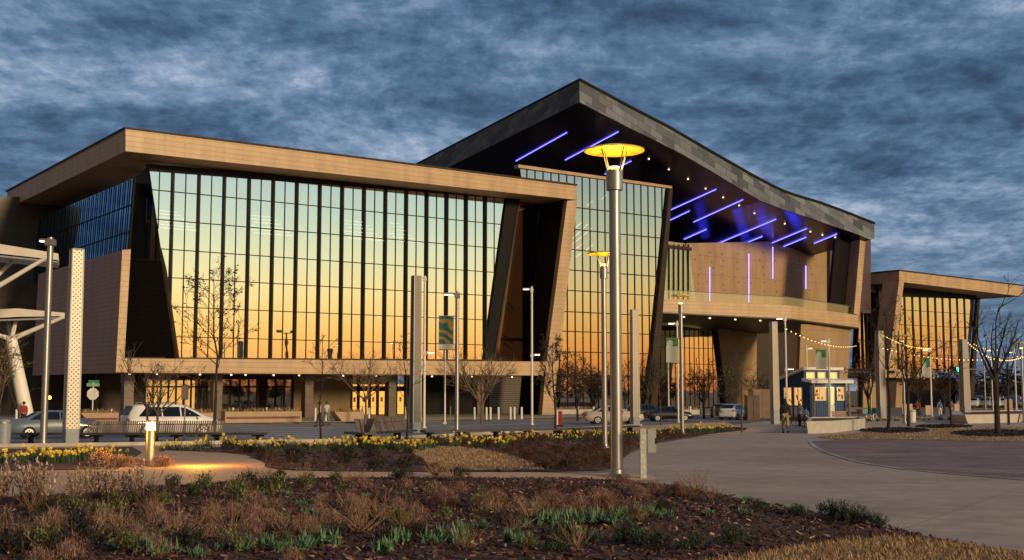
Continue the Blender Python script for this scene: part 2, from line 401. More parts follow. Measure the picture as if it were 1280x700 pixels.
def paver_mat():
    m, t, b = new_mat('brick_pavers'); N, L = t.nodes.new, t.links.new
    tc = N('ShaderNodeTexCoord'); mp = N('ShaderNodeMapping'); mp.inputs['Rotation'].default_value = (0, 0, R(8)); L(tc.outputs['Object'], mp.inputs[0])
    k = N('ShaderNodeTexBrick'); k.inputs['Scale'].default_value = 1; k.inputs['Brick Width'].default_value = .62; k.inputs['Row Height'].default_value = .30
    k.inputs['Mortar Size'].default_value = .012; k.inputs['Color1'].default_value = (.16, .098, .078, 1); k.inputs['Color2'].default_value = (.27, .18, .145, 1); k.inputs['Mortar'].default_value = (.08, .065, .06, 1)
    L(mp.outputs[0], k.inputs['Vector'])
    n = N('ShaderNodeTexNoise'); n.inputs['Scale'].default_value = .5; n.inputs['Detail'].default_value = 7; L(tc.outputs['Object'], n.inputs['Vector'])
    r = N('ShaderNodeMapRange'); r.inputs[1].default_value = .3; r.inputs[2].default_value = .7; r.inputs[3].default_value = .7; r.inputs[4].default_value = 1.35; L(n.outputs['Fac'], r.inputs[0])
    v = N('ShaderNodeVectorMath'); v.operation = 'SCALE'; L(k.outputs['Color'], v.inputs[0]); L(r.outputs[0], v.inputs[3]); L(v.outputs[0], b.inputs['Base Color']); b.inputs['Roughness'].default_value = .7
    return m
PAVER = paver_mat()

def ground_sheet():
    xs = [-4000, -200, -60, 60, 200, 4000]; ys = [-4000, -100, 0, 28, 85, 200, 400, 5000]
    vs = [(x, y, gz(y) - 0.004) for y in ys for x in xs]; n = len(xs)
    fs = [(j * n + i, j * n + i + 1, (j + 1) * n + i + 1, (j + 1) * n + i) for j in range(len(ys) - 1) for i in range(n - 1)]
    structure(MB().add(vs, fs).build('ground', GRND))
ground_sheet()
patch('plaza', [(700, 760), (640, 640), (700, 600), (770, 588), (782, 570), (812, 556), (880, 545), (940, 540), (900, 533), (960, 526), (1290, 517), (1500, 530), (1700, 620), (1600, 760)], 0.0, PLAZA)
patch('street', [(-160, 536), (200, 532), (500, 528), (700, 523.5), (940, 519), (1300, 514.5), (1420, 516), (1000, 525), (800, 532), (640, 541), (430, 552), (200, 556), (-200, 562)], 0.002, ASPH)
patch('sidewalk', [(-200, 536.2), (200, 532.2), (500, 528.2), (700, 523.7), (940, 519.2), (1080, 516.5), (1080, 508), (700, 511), (300, 516), (-200, 522)], 0.12, WALK)
patch('street_side_walkway', [(-300, 562.4), (200, 556.4), (430, 552.4), (640, 541.4), (800, 532.4), (905, 527), (960, 540), (900, 543), (700, 556), (400, 570), (-100, 580), (-300, 580)], 0.006, PATHM)
patch('tan_path', [(-200, 591), (150, 588), (162, 580), (180, 570), (230, 566), (300, 569), (332, 578), (330, 588), (420, 590.5), (800, 591), (830, 600), (790, 602), (700, 598), (400, 597), (330, 600), (230, 608), (120, 616), (-200, 632)], 0.010, PATHM, smooth=2)
patch('flower_bed', [(-220, 590), (-220, 566), (0, 562), (165, 559), (178, 566), (160, 578), (148, 587)], 0.014, MULCH)
patch('planting_bed', [(188, 562), (260, 560), (420, 556), (640, 544), (790, 540), (905, 532.5), (945, 536.5), (880, 543.5), (812, 554), (780, 568), (771, 588), (690, 589.5), (450, 590), (334, 587), (334, 577), (300, 567), (230, 564)], 0.014, MULCH, smooth=1)
patch('dormant_lawn', [(505, 560), (545, 558), (590, 560), (640, 570), (692, 587.5), (640, 588.5), (548, 588.5), (528, 575)], 0.020, LAWN, smooth=1)
front_bed = patch('front_bed', [(-260, 642), (-60, 626), (120, 617), (240, 606), (340, 600), (420, 598), (720, 599), (790, 603), (845, 609), (900, 619), (960, 632), (1040, 645), (1110, 661), (1155, 671), (1260, 690), (1400, 720), (1400, 800), (-600, 800)], 0.016, MULCH)
patch('dry_grass_verge', [(880, 705), (960, 691), (1040, 679), (1110, 673), (1170, 678), (1260, 691), (1380, 718), (1340, 790), (760, 790), (800, 730)], 0.022, LAWN)
patch('paver_circle', [(1012, 552), (1022, 560), (1045, 570), (1090, 581), (1180, 592), (1290, 601), (1400, 608), (1500, 585), (1500, 560), (1300, 551), (1150, 549.5), (1060, 549)], 0.008, PAVER)
def band_line(name, pxs, w, off, m):
    pts = [gnd(*p) for p in pxs]; mb = MB(); L_ = []; R_ = []
    for i, p in enumerate(pts):
        d = (pts[min(i + 1, len(pts) - 1)] - pts[max(i - 1, 0)]); d.z = 0; nrm = Vector((-d.y, d.x, 0)).normalized()
        for s, l in ((1, L_), (-1, R_)):
            q = p + nrm * (w / 2 * s); q.z = gz(q.y) + off; l.append(q)
    for i in range(len(pts) - 1): mb.quad(L_[i], L_[i + 1], R_[i + 1], R_[i])
    o = mb.build(name, m); structure(o); return o
EDGEM = concrete_mat('pale_edging', (0.38, 0.35, 0.33), 0, .3, .3)
band_line('paver_edging', [(1012, 552), (1018, 558), (1030, 564.5), (1045, 570), (1066, 576), (1090, 581), (1132, 587), (1180, 592), (1290, 601), (1380, 607)], 0.16, 0.013, EDGEM)
patch('tree_lawn', [(1022, 547), (1060, 542), (1100, 538.5), (1190, 535), (1400, 533), (1400, 553), (1240, 552), (1100, 549.5), (1050, 550)], 0.018, LAWN)
RINGS = []; RINGP = []; MULCHD = mat('dark_wet_mulch', (.016, .010, .008), .95, var=.5, scale=9, bump=1.0, bscale=26)
for c, rx, ry in (((1118, 538.2), 44, 3.4), ((1180, 533), 36, 2.2), ((1244, 541.8), 56, 4.4)):
    RINGS.append(patch('mulch_ring', [(c[0] + rx * math.cos(t), c[1] + ry * math.sin(t)) for t in [i * math.pi / 12 for i in range(24)]], 0.024, MULCHD)); RINGP.append(list(GROUND_POLYS['mulch_ring']))
# kerb stones either side of the street, crossing stripes
KERBM = concrete_mat('kerb_concrete', (0.42, 0.38, 0.33))
def kerb(pxs, side):
    pts = [gnd(*p) for p in pxs]; mb = MB()
    for a, b in zip(pts, pts[1:]):
        d = (b - a); n = Vector((-d.y, d.x, 0)).normalized() * 0.18 * side
        q = [a, b, b + n, a + n]; top = []
        for p in q: p = p.copy(); p.z = gz(p.y) - 0.02; top.append(p)
        mb.prism(top, (0, 0, 0.15))
    structure(mb.build('kerb', KERBM))
kerb([(-160, 536), (200, 532), (500, 528), (700, 523.5), (940, 519)], 1)
kerb([(-200, 562.2), (200, 556.2), (430, 552.2), (640, 541.2), (800, 532.2)], -1)
STRIPE = mat('road_paint', (0.72, 0.70, 0.66), 0.6, var=0.2, scale=3)
def stripe(a, b, w):
    o = band_line('crossing_stripe', [a, b], w, 0.010, STRIPE)
for i in range(7):
    y = 535.2 + i * 2.35; stripe((300 + i * 5, y + .6), (418 - i * 3, y - 1.2), 0.42)
stripe((560, 533.6), (690, 528.4), 0.3); stripe((430, 540.5), (520, 537), 0.14); stripe((-100, 548), (80, 546), 0.14)

# mulch chips: more than anyone could count, one object per bed
CHIPM = mat('bark_chip', (0.085, 0.038, 0.026), 0.9, var=0.3, island=0.75)
CHIPL = mat('pale_chip', (0.30, 0.20, 0.15), 0.9, var=0.3, island=0.6)
def chips(name, poly, n, size, m, rnd, bias=None, z=0.02):
    mb = MB()
    for x, y in scatter(poly, n, rnd, bias):
        s = size * rnd.uniform(.5, 1.5); M = Matrix.Rotation(rnd.uniform(0, 6.3), 3, 'Z') @ Matrix.Rotation(rnd.gauss(0, .45), 3, 'X') @ Matrix.Rotation(rnd.gauss(0, .45), 3, 'Y')
        c = Vector((x, y, gz(y) + z + rnd.uniform(0, .03)))
        mb.add([c + M @ Vector(q) for q in ((-s, -s * .35, 0), (s, -s * .25, 0), (s * .8, s * .35, s * .1), (-s * .9, s * .3, 0))], [(0, 1, 2, 3)])
    structure(mb.build(name, m, recalc=False), 'stuff')
rnd = random.Random(5)
FB = GROUND_POLYS['front_bed']
nearb = lambda p: 1.0 if 9 < p[1] < 32 and abs(p[0]) < p[1] * .47 + 1 else 0.0
def off_verge(p): return 0.0 if inside(p, GROUND_POLYS['dry_grass_verge']) else nearb(p)
chips('mulch_chips', FB, 34000, 0.035, CHIPM, rnd, off_verge)
chips('pale_mulch_chips', FB, 2600, 0.03, CHIPL, rnd, off_verge, 0.04)
chips('bed_mulch_chips', GROUND_POLYS['planting_bed'], 7000, 0.06, CHIPM, rnd, lambda p: 0.0 if inside(p, GROUND_POLYS['dormant_lawn']) else 1.0)
# short dry grass blades standing on the verge and the lawn patch
def grass(name, poly, n, h, m, rnd, bias=None, w=0.006):
    mb = MB()
    for x, y in scatter(poly, n, rnd, bias):
        t = rnd.uniform(0, 6.3); l = h * rnd.uniform(.5, 1.3); c = Vector((x, y, gz(y) + .018)); d = Vector((math.cos(t), math.sin(t), 0)); e = Vector((-d.y, d.x, 0)) * w
        k = d * l * rnd.uniform(.3, 1.0)
        mb.add([c - e, c + e, c + k + Vector((0, 0, l))], [(0, 1, 2)])
    structure(mb.build(name, m, recalc=False), 'stuff')
STRAW = mat('straw_blade', (0.36, 0.23, 0.115), 0.9, var=0.2, island=0.5)
grass('dry_grass', GROUND_POLYS['dry_grass_verge'], 15000, 0.06, STRAW, rnd, nearb, 0.008)
grass('dormant_grass', GROUND_POLYS['dormant_lawn'], 5000, 0.05, STRAW, rnd, None, 0.012)
grass('tree_lawn_grass', GROUND_POLYS['tree_lawn'], 5000, 0.06, STRAW, rnd, lambda p: 0.0 if any(inside(p, q) for q in RINGP) else 1.0, 0.02)
for q in RINGP: chips('ring_mulch_chips', q, 900, .07, MULCHD, rnd, None, .03)
# ------------------------------------------------------------------ the convention centre: one building, three volumes
BLDG = thing('convention_center', 'huge modern convention centre with tan framed mirror glass walls and a folded slate roof', 'building', at(157, 520, 97) * 1.0)
BLDG.location.z = gz(97)
def bpart(mb, name, m, parent=None, **k): return mb.build(name, m, parent or BLDG, **k)
def plate(name, P, px, depth, m, parent=None, off=0.0, vec=None, bevel=0.0):
    q = [P.pt(*P.a(*p), off) for p in px]
    return bpart(MB().prism(q, vec if vec is not None else -P.n * depth), name, m, parent, bevel=bevel)
def clip(poly, a0, keep_ge):
    out = []
    for i in range(len(poly)):
        p, q = poly[i], poly[(i + 1) % len(poly)]
        ip, iq = (p[0] >= a0) == keep_ge or abs(p[0] - a0) < 1e-9, (q[0] >= a0) == keep_ge or abs(q[0] - a0) < 1e-9
        if ip: out.append(p)
        if ip != iq:
            t = (a0 - p[0]) / (q[0] - p[0]); out.append((a0, p[1] + t * (q[1] - p[1])))
    return out
def span_v(poly, a):
    zs = []
    for i in range(len(poly)):
        p, q = poly[i], poly[(i + 1) % len(poly)]
        if (p[0] - a) * (q[0] - a) <= 0 and p[0] != q[0]: zs.append(p[1] + (a - p[0]) / (q[0] - p[0]) * (q[1] - p[1]))
    return (min(zs), max(zs)) if len(zs) > 1 else None
def span_h(poly, z):
    s = []
    for i in range(len(poly)):
        p, q = poly[i], poly[(i + 1) % len(poly)]
        if (p[1] - z) * (q[1] - z) <= 0 and p[1] != q[1]: s.append(p[0] + (z - p[1]) / (q[1] - p[1]) * (q[0] - p[0]))
    return (min(s), max(s)) if len(s) > 1 else None
def curtain(name, P, poly, bays, zs, glass, fins=(), fin=(0.10, 0.8), thin=(), thin_s=(0.07, 0.12), tilt=0.22, seed=1, transom=0.07):
    # wall > one pane per bay, deep fins, thin mullions, transoms
    r = random.Random(seed)
    w = MB(); frame = [P.pt(a, z, -0.12) for a, z in poly]
    root = bpart(MB().prism([P.pt(a, z, .02) for a, z in [poly[0], poly[-1], (poly[-1][0] - .12, poly[-1][1]), (poly[0][0] - .12, poly[0][1])]], -P.n * .3), name, MULL)
    edges = list(bays)
    for i in range(len(edges) - 1):
        q = clip(clip(poly, edges[i], True), edges[i + 1], False)
        if len(q) < 3 or max(p[1] for p in q) - min(p[1] for p in q) < .3: continue
        rows = [z for z in zs]
        ca = sum(p[0] for p in q) / len(q); cz = sum(p[1] for p in q) / len(q)
        mb = MB(); tx, tz = r.gauss(0, tilt), r.gauss(0, tilt * .5)
        mb.quad(*[P.pt(a, z, (a - ca) * math.tan(R(tx)) + (z - cz) * math.tan(R(tz)) * .15) for a, z in q])
        o = bpart(mb, 'glass_pane', glass, root, recalc=False)
    def vbar(a, wd, dp, nm, z_cut=None):
        s = span_v(poly, a)
        if not s or s[1] - s[0] < .4: return
        p = P.pt(a, (s[0] + s[1]) / 2, dp / 2 - .06)
        mb = MB().box(p, (wd, dp, s[1] - s[0]), m=Matrix((P.u, P.n * -1, Vector((0, 0, 1)))).transposed())
        bpart(mb, nm, MULL, root)
    for a in fins: vbar(a, fin[0], fin[1], 'mullion_fin')
    for a in thin: vbar(a, thin_s[0], thin_s[1], 'mullion')
    for z in zs:
        s = span_h(poly, z)
        if not s: continue
        p = P.pt((s[0] + s[1]) / 2, z, .03)
        bpart(MB().box(p, (s[1] - s[0], .10, transom), m=Matrix((P.u, P.n * -1, Vector((0, 0, 1)))).transposed()), 'transom', MULL, root)
    return root
# ---- left pavilion
C0 = at(157, 160, 95); PF = Plane(C0)
plate('roof', PF, [(157, 160), (720, 231.5), (722, 250), (157, 189)], 38, TAN)
plate('roof_coping', PF, [(155, 158.6), (721, 230.3), (721, 232.2), (155, 160.6)], 38.4, BRONZE, off=.12)
plate('left_end_wall', PF, [(152, 313), (163, 312), (155, 448), (155, 465.5), (144, 465.5)], 24.4, SIDE)
plate('end_wall_edge', PF, [(152.2, 312.6), (163, 311.6), (155, 448), (155, 465.3), (144.2, 465.3)], 0.12, TAN, off=.11)
plate('sill_band', PF, [(155.3, 448), (683, 452), (679, 469.5), (155.3, 465.5)], 9, TAN)
plate('right_fin', PF, [(709, 251), (722, 250), (696, 470), (691.5, 524), (677, 524), (683, 452)], .6, TAN)
plate('fin_shaded_face', PF, [(709.4, 251), (721.6, 250), (695.6, 470), (691, 524), (677.4, 524), (683.4, 452)], 3.4, BLACK, off=-.6)  # inner side of the fin, its shade put in as black
PG = PF.shift(-3.2)
glass_px = [(187, 213), (221, 447), (604, 450.5), (631, 247)]
gp = PG.poly(glass_px)
fin_px = [214, 246, 276, 307, 337, 366, 395, 423, 451, 477, 504, 530, 555, 581, 606]
fa = [PG.a(p, 300)[0] for p in fin_px]
d = (fa[-1] - fa[0]) / 14; fa = [fa[0] + d * i for i in range(15)]
bays = [fa[0] - d * 1.2] + fa + [fa[-1] + d * 1.3]
thin = [a + d / 2 for a in fa]
zr = [PG.a(300, y)[1] for y in (248, 283, 318, 352, 387, 423)]
curtain('front_glass_wall', PG, gp, sorted(bays + thin + [fa[0] - d / 2]), zr, GLASS, fa, (0.12, 0.38), thin + [fa[0] - d / 2], seed=3)
# the wall carries on, slightly above the glass, up to the soffit
plate('window_head', PG, [(184, 205), (631, 240), (631, 248.2), (187, 214)], .5, MULL, off=.05)
plate('window_sill', PG, [(150, 446.3), (612, 449.6), (612, 455), (150, 452)], 3.0, BRONZE, off=.4)
# slanted dark glass corner on the left of the mirror wall
b0, b1 = PG.pt(*PG.a(184, 208)), PG.pt(*PG.a(220.6, 447))
PC = Plane(PG.pt(*PG.a(202, 330)), Vector((1, -0.22, 0)))
cor = [PC.pt(*PC.a(x, y)) for x, y in [(168, 222), (186.5, 208), (221, 448), (152, 448), (163, 312)]]
bpart(MB().prism(cor, -PC.n * .15), 'corner_glass', mat('black_corner_glass', (.004, .004, .006), .05, var=.02))
bpart(MB().prism([PC.pt(*PC.a(x, y), .06) for x, y in [(184.5, 208), (187.3, 208), (222, 448), (219.2, 448)]], -PC.n * .4), 'corner_mullion', BRONZE)
bpart(MB().prism([PC.pt(*PC.a(x, y), .02) for x, y in [(176, 358), (210, 361), (210, 362), (176, 359)]], -PC.n * .1), 'corner_transom', MULL)
# blue glass band on the left side, running back under the roof
e0, e1 = PG.pt(*PG.a(168.5, 222)), PG.pt(*PG.a(161, 318))
sg = bpart(MB().prism([e0, e1, e1 + D2 * 30, e0 + D2 * 30], D1 * .04), 'side_glass_band', BLUEGL)
bpart(MB().tube(e0 - D1 * .05 - D2 * .08, e1 - D1 * .05 - D2 * .08, .14, n=6), 'side_corner_trim', BLACK, sg)
for i in range(1, 24):
    s = 30 * i / 24; bpart(MB().tube(e0 + D2 * s - D1 * .08, e1 + D2 * s - D1 * .08, .05, n=4), 'side_mullion', MULL, sg)
for f in (.35, .7):
    q = e0.lerp(e1, f); bpart(MB().tube(q - D1 * .06, q + D2 * 30 - D1 * .06, .035, n=4), 'side_transom', MULL, sg)
ec = PF.pt(*PF.a(157, 400)) + D2 * 33
PB = Plane(ec)
REARM = panel_mat('shaded_rear_panels', (0.045, 0.032, 0.026), (0.05, 0.036, 0.029), (0.025, 0.018, 0.014), 3.0, 0.8, .02)  # dark colour carries the shade lying on the rear block
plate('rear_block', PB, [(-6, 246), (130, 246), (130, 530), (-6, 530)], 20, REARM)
# inside: floors, back wall and the lit louvred ceiling
PI = PG.shift(-12)
i_bot, i_top = PG.a(300, 449)[1], PG.a(300, 205)[1]
a0, a1 = gp[0][0] + 1.5, gp[2][0] + 1.5
INT = mat('dark_interior', (0.035, 0.03, 0.028), 0.8)
bpart(MB().prism([PI.pt(a0, i_bot), PI.pt(a1, i_bot), PI.pt(a1, i_top), PI.pt(a0, i_top)], -PI.n * .4), 'interior_wall', INT)
for z in (i_bot + 7.0,):
    c = PG.shift(-7.2).pt((a0 + a1) / 2, z); bpart(MB().box(c, (a1 - a0 - 1, 8, .4), m=Matrix((D1, D2, Vector((0, 0, 1)))).transposed()), 'interior_floor', INT)
CL = emit('ceiling_louvre_light', (1.0, 0.86, 0.66), 3.6)
PL = PG.shift(-5.5)
for x0, x1 in ((186, 246), (310, 366), (427, 482), (487, 524)):
    for k in range(6):
        y0 = 262 + (x0 - 187) * .055 + k * 4.4
        sh = (k % 3) * 4; A, B = PL.a(x0 + sh, y0), PL.a(x1 - (5 - k) * 5, y0 + 2.0 + (x1 - x0) * .02)
        bpart(MB().tube(PL.pt(*A), PL.pt(B[0], A[1]), .05, n=4), 'ceiling_light', CL)
# recess on the right with the stair behind brown glass
PR = PF.shift(-4.2)
plate('stair_recess_wall', PR, [(630, 235), (716, 244), (694, 458), (590, 454)], .3, INT, off=-2.4)
plate('stair_glass', PR, [(640, 240), (672, 243), (672, 455), (606, 453)], .12, BROWNGL)
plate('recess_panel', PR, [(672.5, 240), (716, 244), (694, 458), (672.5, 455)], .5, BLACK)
WOODP = emit('stair_hall_lit', (1.0, .48, .2), .085)
WOODP_ = panel_mat('lit_wood_panels', (0.16, 0.085, 0.045), (0.18, 0.095, 0.05), (0.10, 0.05, 0.03), 2.2, 0.8, .02)
plate('stair_hall_wall', PR, [(618, 256), (668, 256), (668, 452), (604, 452)], .2, WOODP, off=-2.1)
for (x0, y0), (x1, y1) in (((622, 366), (645, 392)), ((620, 416), (645, 436)), ((626, 362), (650, 388)), ((628, 412), (648, 430))):
    A, B = PR.hit(x0, y0) - PR.n * .8, PR.hit(x1, y1) - PR.n * .8
    bpart(MB().tube(A, B, .06, n=5), 'stair_rail', STEEL)
plate('floor_edge', PR, [(606, 421), (672, 423), (672, 427), (606, 425)], .4, INT, off=-.5)
plate('glass_end_blade', PG, [(632, 246), (648, 247), (615, 451), (603.5, 451)], 3.0, BLACK, off=.25)
plate('blade_trim', PG, [(647, 247), (649, 247), (616.5, 451), (614.5, 451)], .3, BRONZE, off=.35)
def downlight(p, s=.08):
    return bpart(MB().lathe(p, [(0, -.02), (s, -.02), (s, .1), (0, .1)], 8), 'downlight', SPOT)
PS = PF.shift(-2.2)
for x in (162, 196, 250, 289, 307, 342, 374, 429, 470, 540, 590, 640):
    p = PS.hit(x, 469); p.z = PF.a(300, 467.2)[1] - .1; downlight(p)
# ground floor under the sill band
PW = PF.shift(-8.4); zg = gz(97) - .05; zt = PF.a(300, 467)[1] + .2
def gpx(P, x): return P.a(x, 500)[0]
def wall_piece(name, x0, x1, m, z0=zg, z1=zt, off=0.0, th=.3, P=PW):
    A, B = gpx(P, x0), gpx(P, x1)
    return bpart(MB().prism([P.pt(A, z0, off), P.pt(B, z0, off), P.pt(B, z1, off), P.pt(A, z1, off)], -P.n * th), name, m)
OLIVE = mat('olive_wall', (0.13, 0.085, 0.035), 0.7, var=0.25, scale=.6)
LOUV = panel_mat('louvred_wall', (0.10, 0.075, 0.055), (0.11, 0.08, 0.06), (0.02, 0.015, 0.012), 9.0, 0.22, .05)
wall_piece('ground_floor_wall', 120, 181, BRONZE); wall_piece('ground_floor_wall', 366, 438, OLIVE); wall_piece('ground_floor_wall', 512, 612, BLACK); wall_piece('louvred_wall', 612, 684, LOUV)
wall_piece('ground_floor_back_wall', 181, 516, INT, off=-4.2)
wall_piece('lit_hall_wall', 184, 262, emit('lit_hall', (1.0, .50, .13), 1.5), z0=zg + .6, z1=zt - .7, off=-3.6, th=.1)
wall_piece('lobby_lit_wall', 432, 532, emit('lit_lobby', (1.0, .47, .09), 1.5), z0=zg + .2, z1=zt - 1.0, off=-3.0, th=.1)
SHOPG = glass_mat('shop_glass', 0.28, (.9, .8, .75), (.7, .7, .65), .02)
def shop(x0, x1, n, m, zr=(2.9,), z0=zg, z1=zt - .6, fr=.12):
    A, B = gpx(PW, x0), gpx(PW, x1)
    w = bpart(MB().prism([PW.pt(A, z1, .05), PW.pt(B, z1, .05), PW.pt(B, zt, .05), PW.pt(A, zt, .05)], -PW.n * .3), 'shopfront', BRONZE)
    for i in range(n + 1):
        a = A + (B - A) * i / n; bpart(MB().box(PW.pt(a, (z0 + z1) / 2, .03), (fr, .18, z1 - z0), m=Matrix((D1, D2, Vector((0, 0, 1)))).transposed()), 'mullion', BLACK, w)
        if i < n: bpart(MB().quad(*[PW.pt(u, z) for u, z in ((a, z0), (a + (B - A) / n, z0), (a + (B - A) / n, z1), (a, z1))]), 'glass_pane', m, w)
    for z in zr: bpart(MB().box(PW.pt((A + B) / 2, zg + z, .03), (B - A, .16, .14), m=Matrix((D1, D2, Vector((0, 0, 1)))).transposed()), 'transom', BLACK, w)
    return w
shop(181, 266, 9, SHOPG); shop(276, 366, 8, SHOPG)
DOORG = glass_mat('door_glass', .12, (.9, .8, .7), (.9, .86, .8), .02)
def door_bank(xs):
    for x0, x1 in xs:
        A, B = gpx(PW, x0), gpx(PW, x1); t = Matrix((D1, D2, Vector((0, 0, 1)))).transposed(); zd = zg + 2.75; zT = zg + 4.4
        dr = bpart(MB().box(PW.pt(A, zg + 2.2, .05), (.16, .2, 4.4), m=t).box(PW.pt(B, zg + 2.2, .05), (.16, .2, 4.4), m=t).box(PW.pt((A + B) / 2, zd, .05), (B - A, .2, .5), m=t).box(PW.pt((A + B) / 2, zT, .05), (B - A, .2, .18), m=t), 'door', BLACK)
        bpart(MB().quad(PW.pt(A, zg), PW.pt(B, zg), PW.pt(B, zd), PW.pt(A, zd)), 'door_glass', DOORG, dr)
        bpart(MB().box(PW.pt((A + B) / 2, zg + 1.05, .08), (B - A - .2, .06, .06), m=t), 'push_bar', STEEL, dr)
        bpart(MB().box(PW.pt((A + B) / 2, zg + 1.7, .01), (.25, .03, .45), m=t), 'door_notice', mat('notice', (.25, .1, .03)), dr)
        bpart(MB().quad(PW.pt(A, zd), PW.pt(B, zd), PW.pt(B, zT), PW.pt(A, zT)), 'transom_light', DOORG, dr)
door_bank([(439, 447), (448, 461), (462, 471), (472, 482), (495, 506)])
wall_piece('door_surround', 436, 512, BRONZE, z0=zg + 4.5, th=.3); wall_piece('door_pier', 482.5, 494.5, BRONZE, z1=zg + 4.6); wall_piece('door_pier', 506.5, 514, BRONZE, z1=zg + 4.6)
PCOL = PF.shift(-3.5)
for x in (159, 270, 384, 488, 598):
    a = gpx(PCOL, x); bpart(MB().box(PCOL.pt(a, (zg + zt) / 2), (.8, .8, zt - zg), m=Matrix((D1, D2, Vector((0, 0, 1)))).transposed()), 'column', TAN_DK)
# reading room lamp glow behind the shop: the wall lamp at the left end
wl = bpart(MB().ball(Plane(PF.O).shift(-5).hit(62, 497), .15), 'wall_lamp', emit('orange_lamp', (1, .42, .06), 6))

# ---- central hall
A0 = at(724, 101, 129.4); PA = Plane(A0); PD = Plane(A0, D2)
VL = PD.hit(530, 201.5) - A0            # how the left eave runs: back and down
rt = [(724, 101), (780, 131.2), (837, 161), (894, 194), (937, 218.6), (966, 234), (980, 240.5), (994, 245.5), (1023, 254), (1051, 264), (1093, 280.6)]
rb = [(1093, 298), (1088, 299.6), (1066, 290.5), (1037, 281), (1008.6, 271), (980, 262), (951, 251), (923, 234.5), (894, 216.5), (851, 191.5), (818.6, 175), (780, 156.5), (724.6, 127.5)]
rpoly = [PA.hit(*p) for p in rt + rb]
n = len(rt); m_ = len(rb)
VEC = VL * 1.5
roof = MB().prism(rpoly, VEC)
roof_o = bpart(roof, 'slate_roof', SLATE)
cop = [p + Vector((0, 0, .02)) + PA.n * .15 for p in rpoly[:n]]
cm = MB()
for p, q in zip(cop, cop[1:]): cm.prism([p, q, q + Vector((0, 0, .28)), p + Vector((0, 0, .28))], VEC * 1.002)
bpart(cm, 'roof_coping', BLACK)
# soffit: just under the roof's lower edge
rbp = [p - Vector((0, 0, .05)) - PA.n * .25 for p in rpoly[n:]]
sm = MB()
for p, q in zip(rbp, rbp[1:]): sm.quad(p, q, q + VEC * .99, p + VEC * .99)
bpart(sm, 'soffit', SOFFIT)
bvh = BVHTree.FromPolygons(sm.v, sm.f)
def on_soffit(px, py):
    d_ = ray(px, py).normalized(); h = bvh.ray_cast(CAM, d_)
    return h[0], h[1]
def led(pa, pb, m=LED, r=.047):
    (p, n1), (q, n2) = on_soffit(*pa), on_soffit(*pb)
    if p is None or q is None: print('LED miss', pa, pb); return
    N_ = 6; pts = []
    for i in range(N_ + 1):
        t = i / N_; h = on_soffit(pa[0] + (pb[0] - pa[0]) * t, pa[1] + (pb[1] - pa[1]) * t)[0]
        pts.append((h if h is not None else p.lerp(q, t)) - Vector((0, 0, .07)))
    bpart(MB().path(pts, r, 6), 'led_light', m)
for a, b in (((645, 200.6), (708.6, 165)), ((706.6, 199.4), (773, 164)), ((756, 217), (789, 200.6)), ((838, 262), (895, 236)), ((837, 275), (862, 263)), ((867, 277), (928.6, 249)),
             ((855, 298.6), (883, 286)), ((883, 310), (970, 273.4)), ((925, 306), (953, 295)), ((952, 308.6), (1008.6, 285)), ((979.4, 307.7), (1007.7, 296)), ((1017.7, 303.7), (1046, 292))): led(a, b)
for x, y in ((811, 198), (836, 211), (860, 223), (882, 235), (904, 246), (924, 256), (943, 266), (981, 279), (1013, 289), (1028, 293), (1044, 296)):
    h = on_soffit(x, y)[0]
    if h is not None: downlight(h - Vector((0, 0, .12)), .10)
# blue lights added under the soffit to stand in for LED reflections
for x, y in [(xa + (xb - xa) * k / 6, ya + (yb - ya) * k / 6) for xa, ya, xb, yb in ((871, 262, 881, 300), (920, 268, 932, 305), (949, 272, 963, 307), (984, 266, 996, 288)) for k in range(7)]:
    h_, n_ = on_soffit(x, y)
    if h_ is None: continue
    l = bpy.data.lights.new('added_blue_light', 'POINT'); l.energy = 20; l.color = (.04, .05, 1.0); l.shadow_soft_size = .7
    o = bpy.data.objects.new('added_blue_light', l); COL.objects.link(o); o.location = h_ - Vector((0, 0, .85)); o.parent = BLDG; o.matrix_parent_inverse = world_of(BLDG).inverted()
PH = PA.shift(-5.0)
hall_px = [(650, 209), (690, 527), (812, 524), (835, 235)]
hp = PH.poly(hall_px)
hx = [PH.a(724 + 9.45 * i, 300)[0] for i in range(-8, 12)]
hd = (hx[-1] - hx[0]) / 19; hx = [hx[0] + hd * i for i in range(20)]
hz_ = [PH.a(760, y)[1] for y in (264, 291, 316, 341, 366, 392, 416, 441, 470, 497)]
curtain('hall_glass_wall', PH, hp, [hx[0] - hd] + hx + [hx[-1] + hd], hz_, GLASS2, (), thin=hx, thin_s=(.08, .14), seed=8, tilt=.20, transom=.10)
plate('hall_coping', PH, [(646, 206), (838, 233), (838, 236), (646, 210)], .8, TAN, off=.3)
plate('hall_blade', PH, [(834, 236), (838, 237), (824, 412), (818, 524), (801, 524), (813, 440)], 6.0, BRONZE, off=.4)
hb = PH.shift(-10)
plate('hall_interior_wall', hb, [(652, 214), (836, 240), (812, 528), (690, 528)], .3, INT)
for (x0, y0), (x1, y1) in (((716, 298), (735, 280)), ((716, 305), (740, 285)), ((718, 286), (728, 277)), ((752, 249), (758, 244)), ((734, 257), (741, 251)), ((772, 239), (777, 236)), ((720, 321), (742, 306)), ((716, 314), (730, 303))):
    P_ = PH.shift(-4); bpart(MB().tube(P_.hit(x0, y0), P_.hit(x1, y1), .06, n=4), 'ceiling_light', CL)
